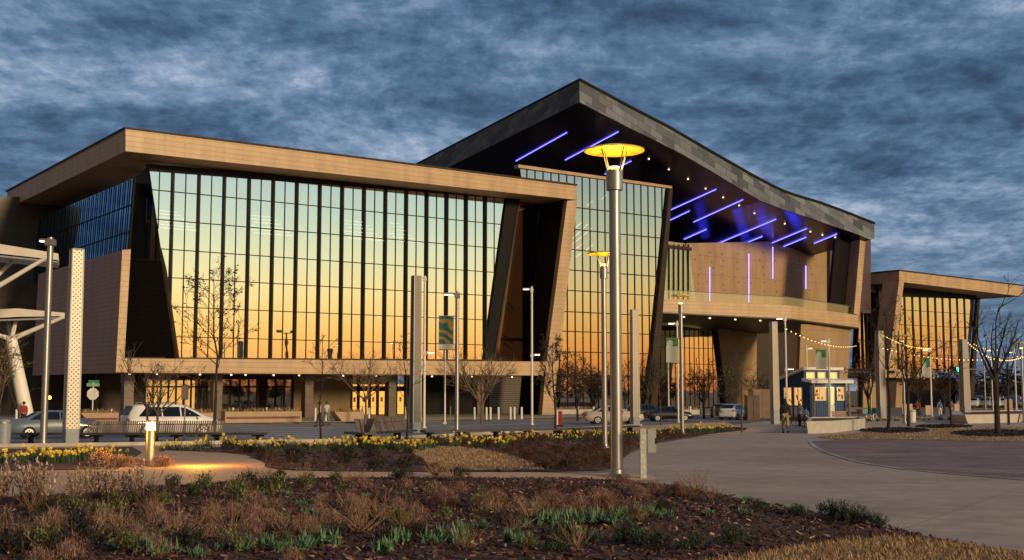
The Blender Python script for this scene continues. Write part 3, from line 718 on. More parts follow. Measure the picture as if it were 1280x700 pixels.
# terrace: back wall, glazed corner, balcony
PT = PA.shift(-10)
plate('terrace_wall', PT, [(857.5, 304), (1056, 300), (1056, 388), (868, 388)], .5, BEIGE)
plate('terrace_shaded_wall', PT, [(1034, 302), (1085, 298), (1085, 392), (1034, 388)], .4, mat('shaded_wall_end', (.07, .04, .05), .5), off=.5)  # turning end of the beige wall, its purple shade put into the colour
plate('terrace_glass', PT, [(826, 308), (858, 312), (868, 388), (815, 388)], .1, BALGL, off=.5)
plate('terrace_lit_room', PT, [(824, 300), (857, 304), (866, 388), (815, 388)], .2, emit('lit_terrace_room', (1.0, .72, .25), .34), off=-.2)
plate('terrace_glass_head', PT, [(826, 306), (860, 310), (860, 314), (826, 310)], .4, BRONZE, off=.7)
for x in (832, 838, 844, 850, 856): plate('terrace_mullion', PT, [(x, 306), (x + .9, 306), (x + .9, 388), (x, 388)], .2, MULL, off=.65)
for x, y0, y1 in ((887.2, 334, 376), (936, 317, 378), (966, 308.6, 348.6), (1007.4, 332, 361)):
    bpart(MB().tube(PT.shift(.16).hit(x, y0), PT.shift(.16).hit(x, y1), .05, n=6), 'wall_led_light', LEDV)
# raised studs scattered on the panels
st = MB(); r_ = random.Random(2)
for i in range(10):
    for j in range(6):
        p = PT.shift(.05).hit(872 + i * 16 + r_.uniform(-4, 4), 316 + j * 9.5 + r_.uniform(-2, 2)); st.box(p, (.13, .12, .07), m=Matrix((D1, D2, Vector((0, 0, 1)))).transposed())
bpart(st, 'wall_studs', BRONZE)
yl = PH.hit(826, 373).y + .6; ye = PA.hit(1075, 298).y + 1.0; zt_b = at(826, 373, yl).z; zb_b = at(826, 390, yl).z; print('balcony', yl, ye)
def at_z(px, py, z):
    d_ = ray(px, py); return CAM + d_ * ((z - CAMZ) / d_.z)
f0 = at(826, 373, yl); f1 = at(988, 382, yl + (ye - yl) * .5); f2 = at(1073.5, 394, ye)
def lower(p, z): return Vector((p.x, p.y, z))
hh = zt_b - zb_b
bal = MB()
back = D2 * 14
for a, b in ((f0, f1), (f1, f2)): bal.prism([a, b, lower(b, b.z - hh), lower(a, a.z - hh)], back)
bpart(bal, 'balcony', TAN)
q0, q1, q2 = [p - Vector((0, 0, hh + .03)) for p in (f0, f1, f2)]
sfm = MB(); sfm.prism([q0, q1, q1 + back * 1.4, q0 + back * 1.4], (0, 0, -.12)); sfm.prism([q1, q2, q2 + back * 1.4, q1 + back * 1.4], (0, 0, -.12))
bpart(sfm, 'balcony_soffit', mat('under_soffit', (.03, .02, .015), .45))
gl = MB()
for a, b in ((f0, f1), (f1, f2)):
    a_, b_ = a + back * .03, b + back * .03; gl.quad(a_, b_, b_ + Vector((0, 0, 1.1)), a_ + Vector((0, 0, 1.1)))
bpart(gl, 'balustrade', BALGL)
bpart(MB().path([p + back * .03 + Vector((0, 0, 1.12)) for p in (f0, f1, f2)], .04, 5), 'handrail', STEEL)
for t in (.1, .3, .5, .7, .9):
    p = f0.lerp(f1, t) + D2 * 3; downlight(p - Vector((0, 0, hh + .25)), .13)
# right hand fin carrying the roof end, down to the ground
PE = Plane(f2 + D2 * .0)
plate('roof_end_fin', PE, [(1075, 298), (1082, 296), (1074, 394), (1067, 392)], 3, TAN, off=.05)
plate('roof_end_wall', PE, [(1056, 298), (1076, 298), (1068, 393), (1048, 388)], .4, BLACK, off=-1.5)
# under the balcony
PU = PA.shift(-19)
plate('lower_wall', PU, [(892, 398), (942, 398), (942, 522), (907, 522)], .5, BEIGE, off=.6)
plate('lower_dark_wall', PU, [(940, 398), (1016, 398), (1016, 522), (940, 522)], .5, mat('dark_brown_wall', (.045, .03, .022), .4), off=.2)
plate('lower_right_wall', PE, [(1009, 405), (1072.5, 404.5), (1063, 524), (1004, 522)], .5, BEIGE, off=-1.0)
lw = PU.poly([(822, 409), (822, 522), (906, 522), (893, 412)])
lx0, lx1 = PU.a(826, 480)[0], PU.a(903, 480)[0]; ld = (lx1 - lx0) / 13; lx = [lx0 + ld * i for i in range(14)]
curtain('lower_glass_wall', PU, lw, [lx[0] - ld] + lx + [lx[-1] + ld], [PU.a(860, y)[1] for y in (420, 435, 455, 474)], GLASS2, (), thin=lx, thin_s=(.08, .12), seed=4)
plate('lower_room_glow', PU, [(826, 412), (893, 412), (904, 470), (826, 470)], .1, emit('lit_lower_hall', (1.0, .66, .20), .42), off=-3)
plate('lower_blade', PU, [(892.5, 409), (894.5, 409), (908, 522), (905, 522)], .6, BRONZE, off=.5)
plate('behind_hall_wall', PA.shift(-30), [(700, 330), (1050, 330), (1050, 530), (700, 530)], .5, INT)

# ---- right wing
K0 = at(1124, 338, 172); PK = Plane(K0)
plate('wing_roof', PK, [(1124, 338), (1278, 357), (1278, 370.5), (1124, 352)], 18, TAN)
plate('wing_coping', PK, [(1123, 337), (1279, 356.2), (1279, 357.4), (1123, 338.3)], 18.3, BRONZE, off=.15)
plate('wing_left_fin', PK, [(1124, 351), (1130, 352), (1117, 462), (1110, 462)], 2.8, TAN)
PN = PK.shift(-4.5)
wp = PN.poly([(1128, 369), (1112, 462), (1210, 466), (1218.5, 372)])
wx = [PN.a(1122 + 9.35 * i, 420)[0] for i in range(0, 11)]; wd = (wx[-1] - wx[0]) / 10; wx = [wx[0] + wd * i for i in range(11)]
curtain('wing_glass_wall', PN, wp, sorted([wx[0] - wd] + wx + [x + wd / 2 for x in wx]), [PN.a(1170, y)[1] for y in (390, 408, 426, 444)], GLASS2, wx, (.42, .12), [], seed=6)
plate('wing_head', PN, [(1126, 362), (1220, 366), (1219, 374), (1126, 371)], .6, MULL, off=.1)
plate('wing_band', PK, [(1114, 460), (1192, 464), (1190, 474), (1112, 471)], 8, TAN, off=-3)
plate('wing_lower_wall', PN, [(1086, 470), (1135, 470), (1135, 520), (1086, 520)], .5, BEIGE, off=-1)
plate('wing_lower_glass', PN, [(1135, 472), (1204, 472), (1202, 520), (1135, 520)], .4, DARKGL, off=-1.2)
plate('wing_end_edge', PN, [(1218, 372), (1221, 372), (1212, 520), (1206, 520)], .5, BRONZE, off=.6)
PQ = PK.shift(-6)
qp = PQ.poly([(1077, 352), (1068, 520), (1098, 520), (1086.5, 352)])
qx = [PQ.a(1073 + 5 * i, 430)[0] for i in range(6)]
curtain('link_glass_wall', PQ, qp, [qx[0] - 1.5] + qx + [qx[-1] + 1.5], [PQ.a(1085, y)[1] for y in (378, 402, 426, 450, 474)], GLASS2, (), thin=qx, thin_s=(.1, .3), seed=9)
plate('link_dark_wall', PQ, [(1086.5, 350), (1118, 350), (1108, 520), (1098, 520)], .5, BRONZE, off=1.5)
plate('link_soffit', PQ, [(1076, 345), (1126, 345), (1126, 354), (1076, 354)], 1.5, BRONZE, off=.7)
plate('wing_interior_wall', PN, [(1112, 362), (1216, 364), (1208, 468), (1108, 464)], .3, INT, off=-6)
# ------------------------------------------------------------------ street furniture, lamps, towers, signs
def perf_mat(face=(.50, .45, .38, 1)):
    m, t, b = new_mat('perforated_metal'); N, L = t.nodes.new, t.links.new
    tc = N('ShaderNodeTexCoord'); s = N('ShaderNodeSeparateXYZ'); L(tc.outputs['Object'], s.inputs[0])
    def mth(op, a, b_=None):
        n = N('ShaderNodeMath'); n.operation = op
        for i, v in enumerate((a, b_)):
            if v is None: continue
            if isinstance(v, float): n.inputs[i].default_value = v
            else: L(v, n.inputs[i])
        return n.outputs[0]
    xy = mth('ADD', s.outputs[0], s.outputs[1])
    def cell(v, k): return mth('ABSOLUTE', mth('SUBTRACT', mth('FRACT', mth('MULTIPLY', v, k)), 0.5))
    d1 = mth('ADD', xy, s.outputs[2]); d2 = mth('SUBTRACT', xy, s.outputs[2])
    k = mth('ADD', mth('POWER', cell(d1, 6.0), 2.0), mth('POWER', cell(d2, 6.0), 2.0))
    hole = mth('LESS_THAN', k, 0.055)
    mx = N('ShaderNodeMix'); mx.data_type = 'RGBA'; L(hole, mx.inputs[0]); mx.inputs[6].default_value = face; mx.inputs[7].default_value = (.03, .025, .02, 1)
    L(mx.outputs[2], b.inputs['Base Color']); b.inputs['Metallic'].default_value = .3; b.inputs['Roughness'].default_value = .45
    return m
PERF = perf_mat(); MPERF = perf_mat((.27, .235, .20, 1)); SHADEPERF = perf_mat((.14, .125, .11, 1))
DISCM = mat('lamp_reflector', (0.85, 0.60, 0.16), 0.5, var=.04)
YLAMP = emit('sodium_lamp', (1.0, 0.58, 0.10), 9.0)
def point(root, loc, energy, col, r=.08):
    l = bpy.data.lights.new('lamp_light', 'POINT'); l.energy = energy; l.color = col; l.shadow_soft_size = r
    o = bpy.data.objects.new('lamp_light', l); COL.objects.link(o); o.location = loc; o.parent = root; return o
def disc_lamp(px, py, ptop, label, rp=.12, disc=.63, light=40.0):
    g = gnd(px, py); h = zat(px, ptop, g) - g.z
    t = thing('disc_street_lamp', label, 'street lamp', g, group=None)
    part(MB().lathe((0, 0, 0), [(0, 0), (rp * 2.2, 0), (rp * 2.2, .05), (rp * 1.25, .07), (rp * 1.2, .16), (rp, .18), (rp * .92, h - 1.0), (rp * .92, h - .95), (0, h - .95)], 16), 'pole', STEEL, t, smooth=True)
    part(MB().lathe((0, 0, 0), [(0, h - .96), (rp * 1.35, h - .96), (rp * 1.4, h - .52), (rp * 1.2, h - .50), (rp * 1.1, h - .56), (0, h - .56)], 16), 'collar', STEEL, t, smooth=True)
    part(MB().lathe((0, 0, 0), [(0, h - .55), (rp * .9, h - .55), (rp * .8, h - .44), (0, h - .42)], 12), 'lens', YLAMP, t)
    part(MB().lathe((0, 0, 0), [(0, h + .03), (disc * .5, h + .02), (disc, h - .06), (disc + .01, h - .075), (disc, h - .09), (disc * .5, h - .02), (0, h - .005)], 32), 'reflector_disc', DISCM, t, smooth=True)
    for k in range(4):
        a = k * math.pi / 2 + .55; part(MB().tube((rp * 1.1 * math.cos(a), rp * 1.1 * math.sin(a), h - .66), (disc * .52 * math.cos(a), disc * .52 * math.sin(a), h - .045), .016, n=5), 'strut', STEEL, t)
    if light: point(t, (0, 0, h - .36), light, (1.0, .44, .04), .07)
    return t, g, h
disc_lamp(771, 596, 184, 'tallest grey lamp post with glowing yellow disc, standing beside the curved concrete plaza', .135, .66, 70)
disc_lamp(756, 560, 315, 'lamp post with glowing yellow disc seen just left of the tallest lamp post', .10, .60, 46)
L3 = disc_lamp(853, 543, 368, 'slim disc lamp post carrying the green and white banner near the balcony', .10, .50, 3)
disc_lamp(1131, 529, 419, 'slender disc lamp post between the bare trees before the right wing', .10, .78, 4)
disc_lamp(1280, 528, 428, 'disc lamp post at the far right edge of the plaza', .10, .78, 10)
def arm_lamp(px, py, ptop, label, heads, rp=.09, white=False, name='arm_street_lamp'):
    # heads: (height px, direction -1/+1, length m)
    g = gnd(px, py); h = zat(px, ptop, g) - g.z
    t = thing(name, label, 'street lamp', g)
    m = WHITE if white else STEEL
    part(MB().lathe((0, 0, 0), [(0, 0), (rp * 2, 0), (rp * 2, .04), (rp * 1.1, .06), (rp, .2), (rp * .85, h), (0, h + .02)], 14), 'pole', m, t, smooth=True)
    for hp, s, ln in heads:
        z = zat(px, hp, g) - g.z
        hd = part(MB().tube((0, 0, z - .12), (s * .16, 0, z - .02), rp * .4, n=6).box((s * (ln * .55 + .1), 0, z), (ln, .24, .09)).box((0, 0, z - .1), (rp * 2.6, rp * 2.6, .25)), 'lamp_head', m, t, bevel=.02)
        part(MB().box((s * (ln * .6 + .1), 0, z - .055), (ln * .75, .20, .03)), 'lens', LAMPW, hd)
    return t, g, h
arm_lamp(54, 556, 297, 'tall grey lamp post at the far left with one short lit arm', [(300, -1, .30)], .135)
L5 = arm_lamp(571, 546, 364, 'grey lamp post carrying the teal swirl banner in front of the mirror wall', [(367, -1, .55)], .10)
arm_lamp(665, 531, 358, 'white lamp post with two lit heads in front of the dark stair recess', [(361, -1, .55), (443, 1, .5)], .09, True)
arm_lamp(530, 535, 345, 'white two headed lamp post standing just behind the grey perforated tower', [(347, -1, .6), (440, 1, .55)], .09, True)
arm_lamp(848, 528, 401, 'thin white lamp post directly behind the banner lamp near the balcony', [(404, -1, .6)], .075, True)
arm_lamp(984, 527, 395, 'white two headed lamp post beside the perforated tower near the blue kiosk', [(398, -1, .6), (461, 1, .5)], .08, True)
arm_lamp(1010, 524, 432, 'short white lamp post rising behind the blue kiosk roof', [(435, 1, .4)], .07, True)
L11 = arm_lamp(1038, 527, 423, 'white lamp post in the wedge planter with green banner before the kiosk', [(426, -1, .5)], .09, True)
L13 = arm_lamp(1165, 524, 434, 'white lamp post with half furled green banner before the right wing', [(437, -1, .5)], .08, True)
arm_lamp(1271, 522, 430, 'white lamp post behind the dark tree at the right edge', [(440, -1, .5)], .07, True)
arm_lamp(1232, 512, 436, 'thin dark lamp post standing over the distant parked cars', [(438, 1, .9)], .08)
def white_post(px, py, ptop, label):
    g = gnd(px, py); h = zat(px, ptop, g) - g.z; t = thing('flag_post', label, 'post', g)
    part(MB().tube((0, 0, 0), (0, 0, h), .075, .06, 10), 'post', WHITE, t, smooth=True); part(MB().box((0, 0, .06), (.26, .26, .12)), 'base', WHITE, t, bevel=.01); part(MB().ball((0, 0, h), .085), 'finial', WHITE, t)
white_post(556, 530, 405, 'thin white post rising behind the teal swirl banner')
white_post(836, 521, 440, 'thin white post rising behind the green and white banner')
def banner_mat(name, base, c1, c2, c3, scale):
    m, t, b = new_mat(name); N, L = t.nodes.new, t.links.new
    tc = N('ShaderNodeTexCoord'); w = N('ShaderNodeTexWave'); w.wave_type = 'RINGS'; w.rings_direction = 'Y'; w.inputs['Scale'].default_value = scale; w.inputs['Distortion'].default_value = 11; w.inputs['Detail'].default_value = 2
    mp = N('ShaderNodeMapping'); mp.inputs['Location'].default_value = (.6, 0, .4); L(tc.outputs['Object'], mp.inputs[0]); L(mp.outputs[0], w.inputs['Vector'])
    r = N('ShaderNodeValToRGB'); e = r.color_ramp.elements; e[0].position = .2; e[0].color = (*base, 1); e[1].position = .95; e[1].color = (*c3, 1)
    k = e.new(.5); k.color = (*c1, 1); k = e.new(.72); k.color = (*c2, 1); L(w.outputs['Fac'], r.inputs[0]); L(r.outputs[0], b.inputs['Base Color']); b.inputs['Roughness'].default_value = .7; return m
BN1 = banner_mat('teal_swirl_print', (.015, .075, .075), (.02, .12, .16), (.10, .20, .06), (.35, .12, .03), .9)
BN2 = banner_mat('speckled_print', (.40, .42, .40), (.10, .16, .22), (.30, .34, .34), (.5, .5, .45), 5.0)
GRN = mat('green_print', (.03, .17, .05), .7, var=.4, scale=5)
PALE = mat('pale_print', (.42, .40, .36), .7)
def banner(px0, px1, py0, py1, g, label, m, top=None, bottom=None, droop=0.0):
    A, B = at(px0, py0, g.y - .02), at(px1, py1, g.y - .02); w, h = B.x - A.x, A.z - B.z
    t = thing('banner', label, 'banner', (A.x, g.y - .02, B.z))
    def sheet(z0, z1, mm, nm, y):
        mb = MB(); n = 8
        for i in range(n):
            x0, x1 = w * i / n, w * (i + 1) / n
            c = lambda x, z: .05 * math.sin(x / w * 5) * (1 if z < h else .2)
            s = lambda x: -droop * math.sin(math.pi * x / w)
            mb.quad((x0, y + c(x0, z0), z0 + s(x0)), (x1, y + c(x1, z0), z0 + s(x1)), (x1, y + c(x1, z1), z1 + s(x1)), (x0, y + c(x0, z1), z1 + s(x0)))
        part(mb, nm, mm, t, smooth=True)
    sheet(0, h, m, 'cloth', 0)
    if top: sheet(h * (1 - top), h, GRN, 'green_field', -.006)
    if bottom: sheet(0, h * bottom, PALE, 'pale_strip', -.006)
    part(MB().tube((0, .02, h), (w + .12, .02, h), .025, n=6), 'upper_arm', STEEL, t); part(MB().tube((0, .02, 0), (w + .12, .02, 0), .025, n=6), 'lower_arm', STEEL, t)
banner(548.5, 567, 395, 437, L5[1], 'teal banner with swirling green and orange print on a grey post', BN1, None, .16)
banner(832.5, 848, 423, 453.5, L3[1], 'green topped speckled banner on the slim disc lamp post', BN2, .32, None)
banner(1019.5, 1033, 437, 461, L11[1], 'green topped banner hanging above the blue kiosk roof', BN2, .40, None)
banner(1152, 1163, 446, 470, L13[1], 'drooping green banner in front of the right wing', BN2, .5, None, .12)

def tower(px, py, ptop, pbase, w, label, rz, pm=None):
    g = gnd(px, py); h = zat(px, ptop, g) - g.z; hb = zat(px, pbase, g) - g.z
    t = thing('perforated_light_tower', label, 'light tower', g, rz)
    part(MB().box((0, 0, hb / 2), (w * 1.03, w * 1.03, hb)), 'base', GREYP, t, bevel=.015)
    q = w / 2; s = MB()
    s.add([(-q, -q, hb), (q, -q, hb), (q, q, hb), (-q, q, hb), (-q * .85, -q * .85, h), (q * .85, -q * .85, h), (q * .85, q * .85, h), (-q * .85, q * .85, h)], [(0, 1, 5, 4), (1, 2, 6, 5), (2, 3, 7, 6), (3, 0, 4, 7), (4, 5, 6, 7)])
    part(s, 'perforated_shaft', pm or PERF, t)
    for x, y in ((-1, -1), (1, -1), (1, 1), (-1, 1)): part(MB().tube((x * q, y * q, hb), (x * q * .86, y * q * .86, h + .03), .025, n=5), 'corner_trim', WHITE, t)
    part(MB().box((0, 0, h + .03), (w * .9, w * .9, .06)), 'cap', GREYP, t)
tower(88, 557, 313, 536, .47, 'perforated light tower at the far left with bright gold edges', R(35))
tower(519, 541, 346, 528, .48, 'dark perforated light tower standing beside the curved slatted bench', R(30), SHADEPERF)  # shade on this tower's face is put into the darker metal colour
tower(794, 533, 388, 521, .50, 'perforated light tower rising behind the utility post and silver car', R(20), MPERF)
tower(969, 530, 403, 512, .50, 'perforated light tower beside the walking man and blue kiosk', R(20), MPERF)
tower(1102, 523, 414, 508, .62, 'perforated light tower holding up the festoon lights near the link wall', R(20), MPERF)
tower(1207, 524, 425, 508, .66, 'perforated light tower at the corner of the right wing by the traffic light', R(20), MPERF)

# bollard lamp with the warm pool of light round its foot
g = gnd(187, 582); h = zat(187, 525, g) - g.z
t = thing('bollard_light', 'glowing steel bollard light beside the curved tan path', 'bollard light', g)
part(MB().lathe((0, 0, 0), [(0, 0), (.14, 0), (.14, .03), (.115, .04), (.115, h - .26), (0, h - .26)], 20), 'post', STEEL, t, smooth=True)
part(MB().lathe((0, 0, 0), [(.112, h - .26), (.112, h - .05)], 20), 'lit_lens', emit('bollard_lens', (1.0, .66, .28), 5.0), t)
part(MB().lathe((0, 0, 0), [(0, h - .05), (.118, h - .05), (.118, h - .005), (0, h)], 20), 'cap', STEEL, t, smooth=True)
point(t, (1.35, -.45, .62), 130, (1, .45, .05), .06); point(t, (-.85, -.4, .75), 55, (1, .45, .05), .06)

# benches
SLATW = mat('weathered_slat', (.16, .125, .105), .75, var=.25, scale=3, island=.45)
SEATM = mat('dark_seat', (.035, .03, .03), .45, var=.2)
def bench(name, label, pts, seat_h, w, legs, back=None, curve=0.0):
    # pts: seat front line on the ground in photo pixels; back: (t0, t1, height)
    P_ = [gnd(*p) for p in pts]; o = P_[0].copy()
    t = thing(name, label, 'bench', o)
    loc = [p - o for p in P_]
    def along(u):
        u = max(0, min(1, u)) * (len(loc) - 1); i = min(int(u), len(loc) - 2); return loc[i].lerp(loc[i + 1], u - i)
    n = 24; mb = MB()
    for i in range(n):
        a, b = along(i / n), along((i + 1) / n); d_ = (b - a); nn = Vector((-d_.y, d_.x, 0)).normalized() * w
        mb.prism([a + Vector((0, 0, seat_h - .09)), b + Vector((0, 0, seat_h - .09)), b + nn + Vector((0, 0, seat_h - .09)), a + nn + Vector((0, 0, seat_h - .09))], (0, 0, .09))
    part(mb, 'seat', SEATM, t)
    for u in legs:
        a = along(u); d_ = (along(min(1, u + .05)) - along(max(0, u - .05))).normalized(); nn = Vector((-d_.y, d_.x, 0))
        part(MB().prism([a + nn * .12 - d_ * .06, a + nn * .12 + d_ * .06, a + nn * (w - .12) + d_ * .06, a + nn * (w - .12) - d_ * .06], (0, 0, seat_h - .1)).box(a + nn * w / 2 + Vector((0, 0, seat_h - .13)), (.5, .12, .05), math.atan2(d_.y, d_.x)), 'leg', BLACK, t)
    if back:
        u0, u1, bh = back; L_ = (along(u1) - along(u0)).length; ns = int(L_ / .085); mb = MB()
        for i in range(ns):
            u = u0 + (u1 - u0) * (i + .5) / ns; a = along(u); d_ = (along(min(1, u + .02)) - along(max(0, u - .02))).normalized(); nn = Vector((-d_.y, d_.x, 0))
            b0 = a + nn * (w * .55) + Vector((0, 0, seat_h)); b1 = a + nn * (w * .55 + .22) + Vector((0, 0, seat_h + bh))
            mb.prism([b0 - d_ * .03, b0 + d_ * .03, b0 + d_ * .03 + nn * .03, b0 - d_ * .03 + nn * .03], b1 - b0)
        part(mb, 'backrest', SLATW, t)
        rl = [along(u0 + (u1 - u0) * i / 8) for i in range(9)]; d_ = (along(u1) - along(u0)).normalized(); nn = Vector((-d_.y, d_.x, 0))
        part(MB().path([p + nn * (w * .55 + .19) + Vector((0, 0, seat_h + bh * .7)) for p in rl], .025, 5), 'back_rail', BLACK, t)
bench('slatted_bench', 'very long dark bench with a tall slatted back in front of the white minivan', [(-40, 555), (332, 554)], .42, .55, (.02, .2, .42, .54, .69, .83, .97), (.385, .85, .46))
bench('slatted_bench', 'short curved slatted bench beside the dark perforated tower', [(430, 551.5), (455, 553), (480, 551.5), (522, 548)], .40, .55, (.15, .5, .85), (.2, .95, .55))
bench('flat_bench', 'long backless dark bench behind the daffodils right of the perforated tower', [(532, 549.5), (715, 546)], .40, .5, (.04, .25, .48, .7, .93))
bench('flat_bench', 'backless dark bench behind the daffodils left of the silver car', [(718, 545.5), (800, 541)], .40, .5, (.1, .5, .9))

# stop sign seen from behind, with green street name blades
g = gnd(115, 531); h = zat(115, 478, g) - g.z
t = thing('stop_sign', 'pale backed octagonal stop sign with green street blades on top', 'road sign', g)
part(MB().tube((0, 0, 0), (0, 0, h), .05, n=8), 'post', WHITE, t)
zc = zat(115, 492.5, g) - g.z
part(MB().prism([(.46 * math.cos(R(22.5 + 45 * i)), -.04, zc + .46 * math.sin(R(22.5 + 45 * i))) for i in range(8)], (0, .02, 0)), 'sign_plate', mat('sign_back', (.75, .72, .66), .4), t)
GS = mat('green_sign', (.02, .19, .08), .5, var=.1)
part(MB().box((0, -.05, zc + .68), (.96, .03, .24)), 'street_blade', mat('pale_green_sign', (.22, .42, .28), .5), t, bevel=.01)
part(MB().box((.03, .02, zc + .92), (.75, .03, .20), R(15)), 'street_blade', GS, t, bevel=.01)
# plain small signs
def sign(px, py, ptop, w, hgt, label, m):
    g = gnd(px, py); h = zat(px, ptop, g) - g.z; t = thing('parking_sign', label, 'road sign', g)
    part(MB().tube((0, 0, 0), (0, 0, h), .035, n=6), 'post', GREYP, t); part(MB().box((0, -.04, h - hgt / 2), (w, .02, hgt)), 'sign_plate', m, t, bevel=.01)
sign(230, 552, 481, .30, .62, 'grey post with a narrow tall sign in front of the white minivan', mat('dull_sign', (.18, .14, .11), .5))
sign(563, 528, 500, .22, .5, 'small dark sign post below the teal banner', BRONZE)
# utility post with box
g = gnd(804, 598); h = zat(804, 537, g) - g.z
t = thing('utility_post', 'square galvanised post with a grey electrical box beside the tallest lamp', 'utility post', g)
GALV = mat('mottled_galvanised', (.52, .50, .46), .5, .4, var=.3, scale=14, detail=6)
part(MB().box((0, 0, h / 2), (.13, .13, h)), 'post', GALV, t, bevel=.006); part(MB().box((0, 0, h + .01), (.14, .14, .025)), 'cap', GALV, t)
part(MB().box((.19, .08, h - .24), (.19, .14, .50)), 'box', mat('grey_box_paint', (.30, .31, .30), .5, var=.12, scale=6), t, bevel=.012)
part(MB().box((.28, .005, h - .24), (.02, .02, .12)), 'box_latch', BLACK, t); part(MB().box((.09, .05, h - .24), (.1, .06, .3)), 'bracket', STEEL, t)
# red and white hydrant cabinet
g = gnd(699, 533); h = zat(699, 514, g) - g.z
t = thing('help_point', 'bright red post with a white edge beside the bare tree', 'post', g)
part(MB().box((.07, 0, h / 2), (.26, .3, h)), 'red_panel', mat('red_paint', (.34, .012, .014), .4), t, bevel=.02); part(MB().box((-.16, 0, h / 2), (.16, .32, h)), 'white_edge', WHITE, t, bevel=.02); part(MB().box((0, 0, .05), (.6, .4, .1)), 'base', BLACK, t)

# slim white bollards along the building kerb: build one, copy the rest
t0 = thing('white_bollard', 'slim white bollard on the kerb before the left pavilion', 'bollard', (0, 0, 0), group='white bollards along the building kerb')
part(MB().lathe((0, 0, 0), [(0, 0), (.09, 0), (.09, 1.0), (.06, 1.05), (0, 1.06)], 10), 'post', WHITE, t0, smooth=True); part(MB().lathe((0, 0, 0), [(.13, 0), (.13, .03), (.09, .04)], 10), 'base', STEEL, t0)
first = True
for x in (20, 139, 165, 291, 333, 349, 394, 407, 453, 461, 507, 593, 608, 613, 623, 638, 643, 652, 722, 742, 752, 838, 863, 876, 893, 906, 941):
    o = t0 if first else copy_tree(t0); first = False
    p = gnd(x, 532.0 - x * .0085 - (1.5 if x % 3 == 0 else 0)); p.z += .12; place(o, p, 0)

# low concrete planters against the building
PLM = mat('warm_concrete', (.42, .30, .20), .8, var=.12, scale=2)
def planter(x0, x1, yb, hpx, label, slant=0.0, soil=True, m=None, depth=1.6, stripe=False, name='planter'):
    a, b = gnd(x0, yb), gnd(x1, yb - (x1 - x0) * .012); h = zat(x0, yb - hpx, a) - a.z + .1
    t = thing(name, label, 'planter', a); d_ = b - a; d_.z = 0; n_ = Vector((-d_.y, d_.x, 0)).normalized() * depth; u = d_.normalized() * slant
    lo = [Vector((0, 0, 0)) + u, d_, d_ + n_, n_ + u]; hi = [Vector((0, 0, h)), d_ + Vector((0, 0, h)), d_ + n_ + Vector((0, 0, h)), n_ + Vector((0, 0, h))]
    part(MB().add(lo + hi, [(0, 1, 5, 4), (1, 2, 6, 5), (2, 3, 7, 6), (3, 0, 4, 7), (4, 5, 6, 7), (0, 3, 2, 1)]), 'body', m or PLM, t, bevel=.02)
    if soil:
        r = random.Random(int(x0)); mb = MB()
        for _ in range(int(d_.length * 60)):
            p = d_ * r.random() + n_ * r.uniform(.1, .9) + Vector((0, 0, h)); q = Vector((r.gauss(0, .12), r.gauss(0, .12), r.uniform(.1, .4))); e = Vector((r.uniform(-.05, .05), r.uniform(-.05, .05), 0)); mb.add([p - e, p + e, p + q], [(0, 1, 2)])
        part(mb, 'dry_planting', STRAW, t, recalc=False)
    if stripe: part(MB().prism([d_ * .02 + Vector((0, 0, h * .42)), d_ * .98 + Vector((0, 0, h * .42)), d_ * .98 + Vector((0, 0, h * .6)), d_ * .02 + Vector((0, 0, h * .6))], n_.normalized() * -.03), 'red_stripe', mat('dark_red_inset', (.12, .015, .012), .5), t)
    return t
planter(281, 377, 530.5, 14, 'long warm concrete planter with dark red inset below the shop windows', 0, True, None, 1.5, True)
planter(418, 455, 528.5, 12, 'short warm concrete planter with slanted end beside the lit doors', .7)
planter(100, 148, 532, 14, 'warm concrete planter with red inset behind the stop sign', .9, True, None, 1.5, True)
planter(232, 268, 531, 13, 'warm concrete planter behind the bonnet of the white minivan', 0, True, None, 1.5, True)
planter(679, 742, 519.5, 6, 'low pale planter at the foot of the hall mirror wall', 0, True, CONC)
planter(855, 876, 519.5, 6, 'small pale planter block under the balcony', 0, True, CONC)
# wedge shaped pale planters on the plaza
def wedge(foot, hpx, label, over=(-.12, 0)):
    P_ = [gnd(*p) for p in foot]; o = P_[0]; h = zat(foot[0][0], foot[0][1] - hpx, o) - o.z
    t = thing('wedge_planter', label, 'planter', o); c = sum((p - o for p in P_), Vector()) / len(P_); n = len(P_)
    lo = [p - o for p in P_]; hi = [(p - c) * 1.035 + c + Vector((0, 0, h)) for p in lo]
    inn = [(p - c) * .90 + c + Vector((0, 0, h)) for p in lo]; ib = [p - Vector((0, 0, .12)) for p in inn]
    fs = [(i, (i + 1) % n, n + (i + 1) % n, n + i) for i in range(n)] + [(n + i, n + (i + 1) % n, 2 * n + (i + 1) % n, 2 * n + i) for i in range(n)] + [(2 * n + i, 2 * n + (i + 1) % n, 3 * n + (i + 1) % n, 3 * n + i) for i in range(n)] + [tuple(range(n - 1, -1, -1))]
    part(MB().add(lo + hi + inn + ib, fs), 'concrete_wall', CONC, t)
    part(MB().add([p - Vector((0, 0, -.05)) for p in ib], [tuple(range(n))]), 'soil', MULCH, t)
    for i in range(1, 7):
        q = lo[1].lerp(lo[2], i / 7); q2 = hi[1].lerp(hi[2], i / 7); d_ = (lo[2] - lo[1]).normalized(); nn = Vector((d_.y, -d_.x, 0)) * .004
        part(MB().prism([q - d_ * .012 + nn, q + d_ * .012 + nn, q2 + d_ * .012 + nn, q2 - d_ * .012 + nn], nn * .5), 'wall_joint', GREYP, t)
wedge([(1010, 542), (1041, 541), (1081, 536), (1076, 532), (1012, 533)], 15.5, 'pale wedge shaped concrete planter beside the walking man')
wedge([(1192, 529), (1210, 529.5), (1420, 524), (1420, 519), (1192, 523)], 11, 'long pale concrete planter wall at the right edge of the plaza')

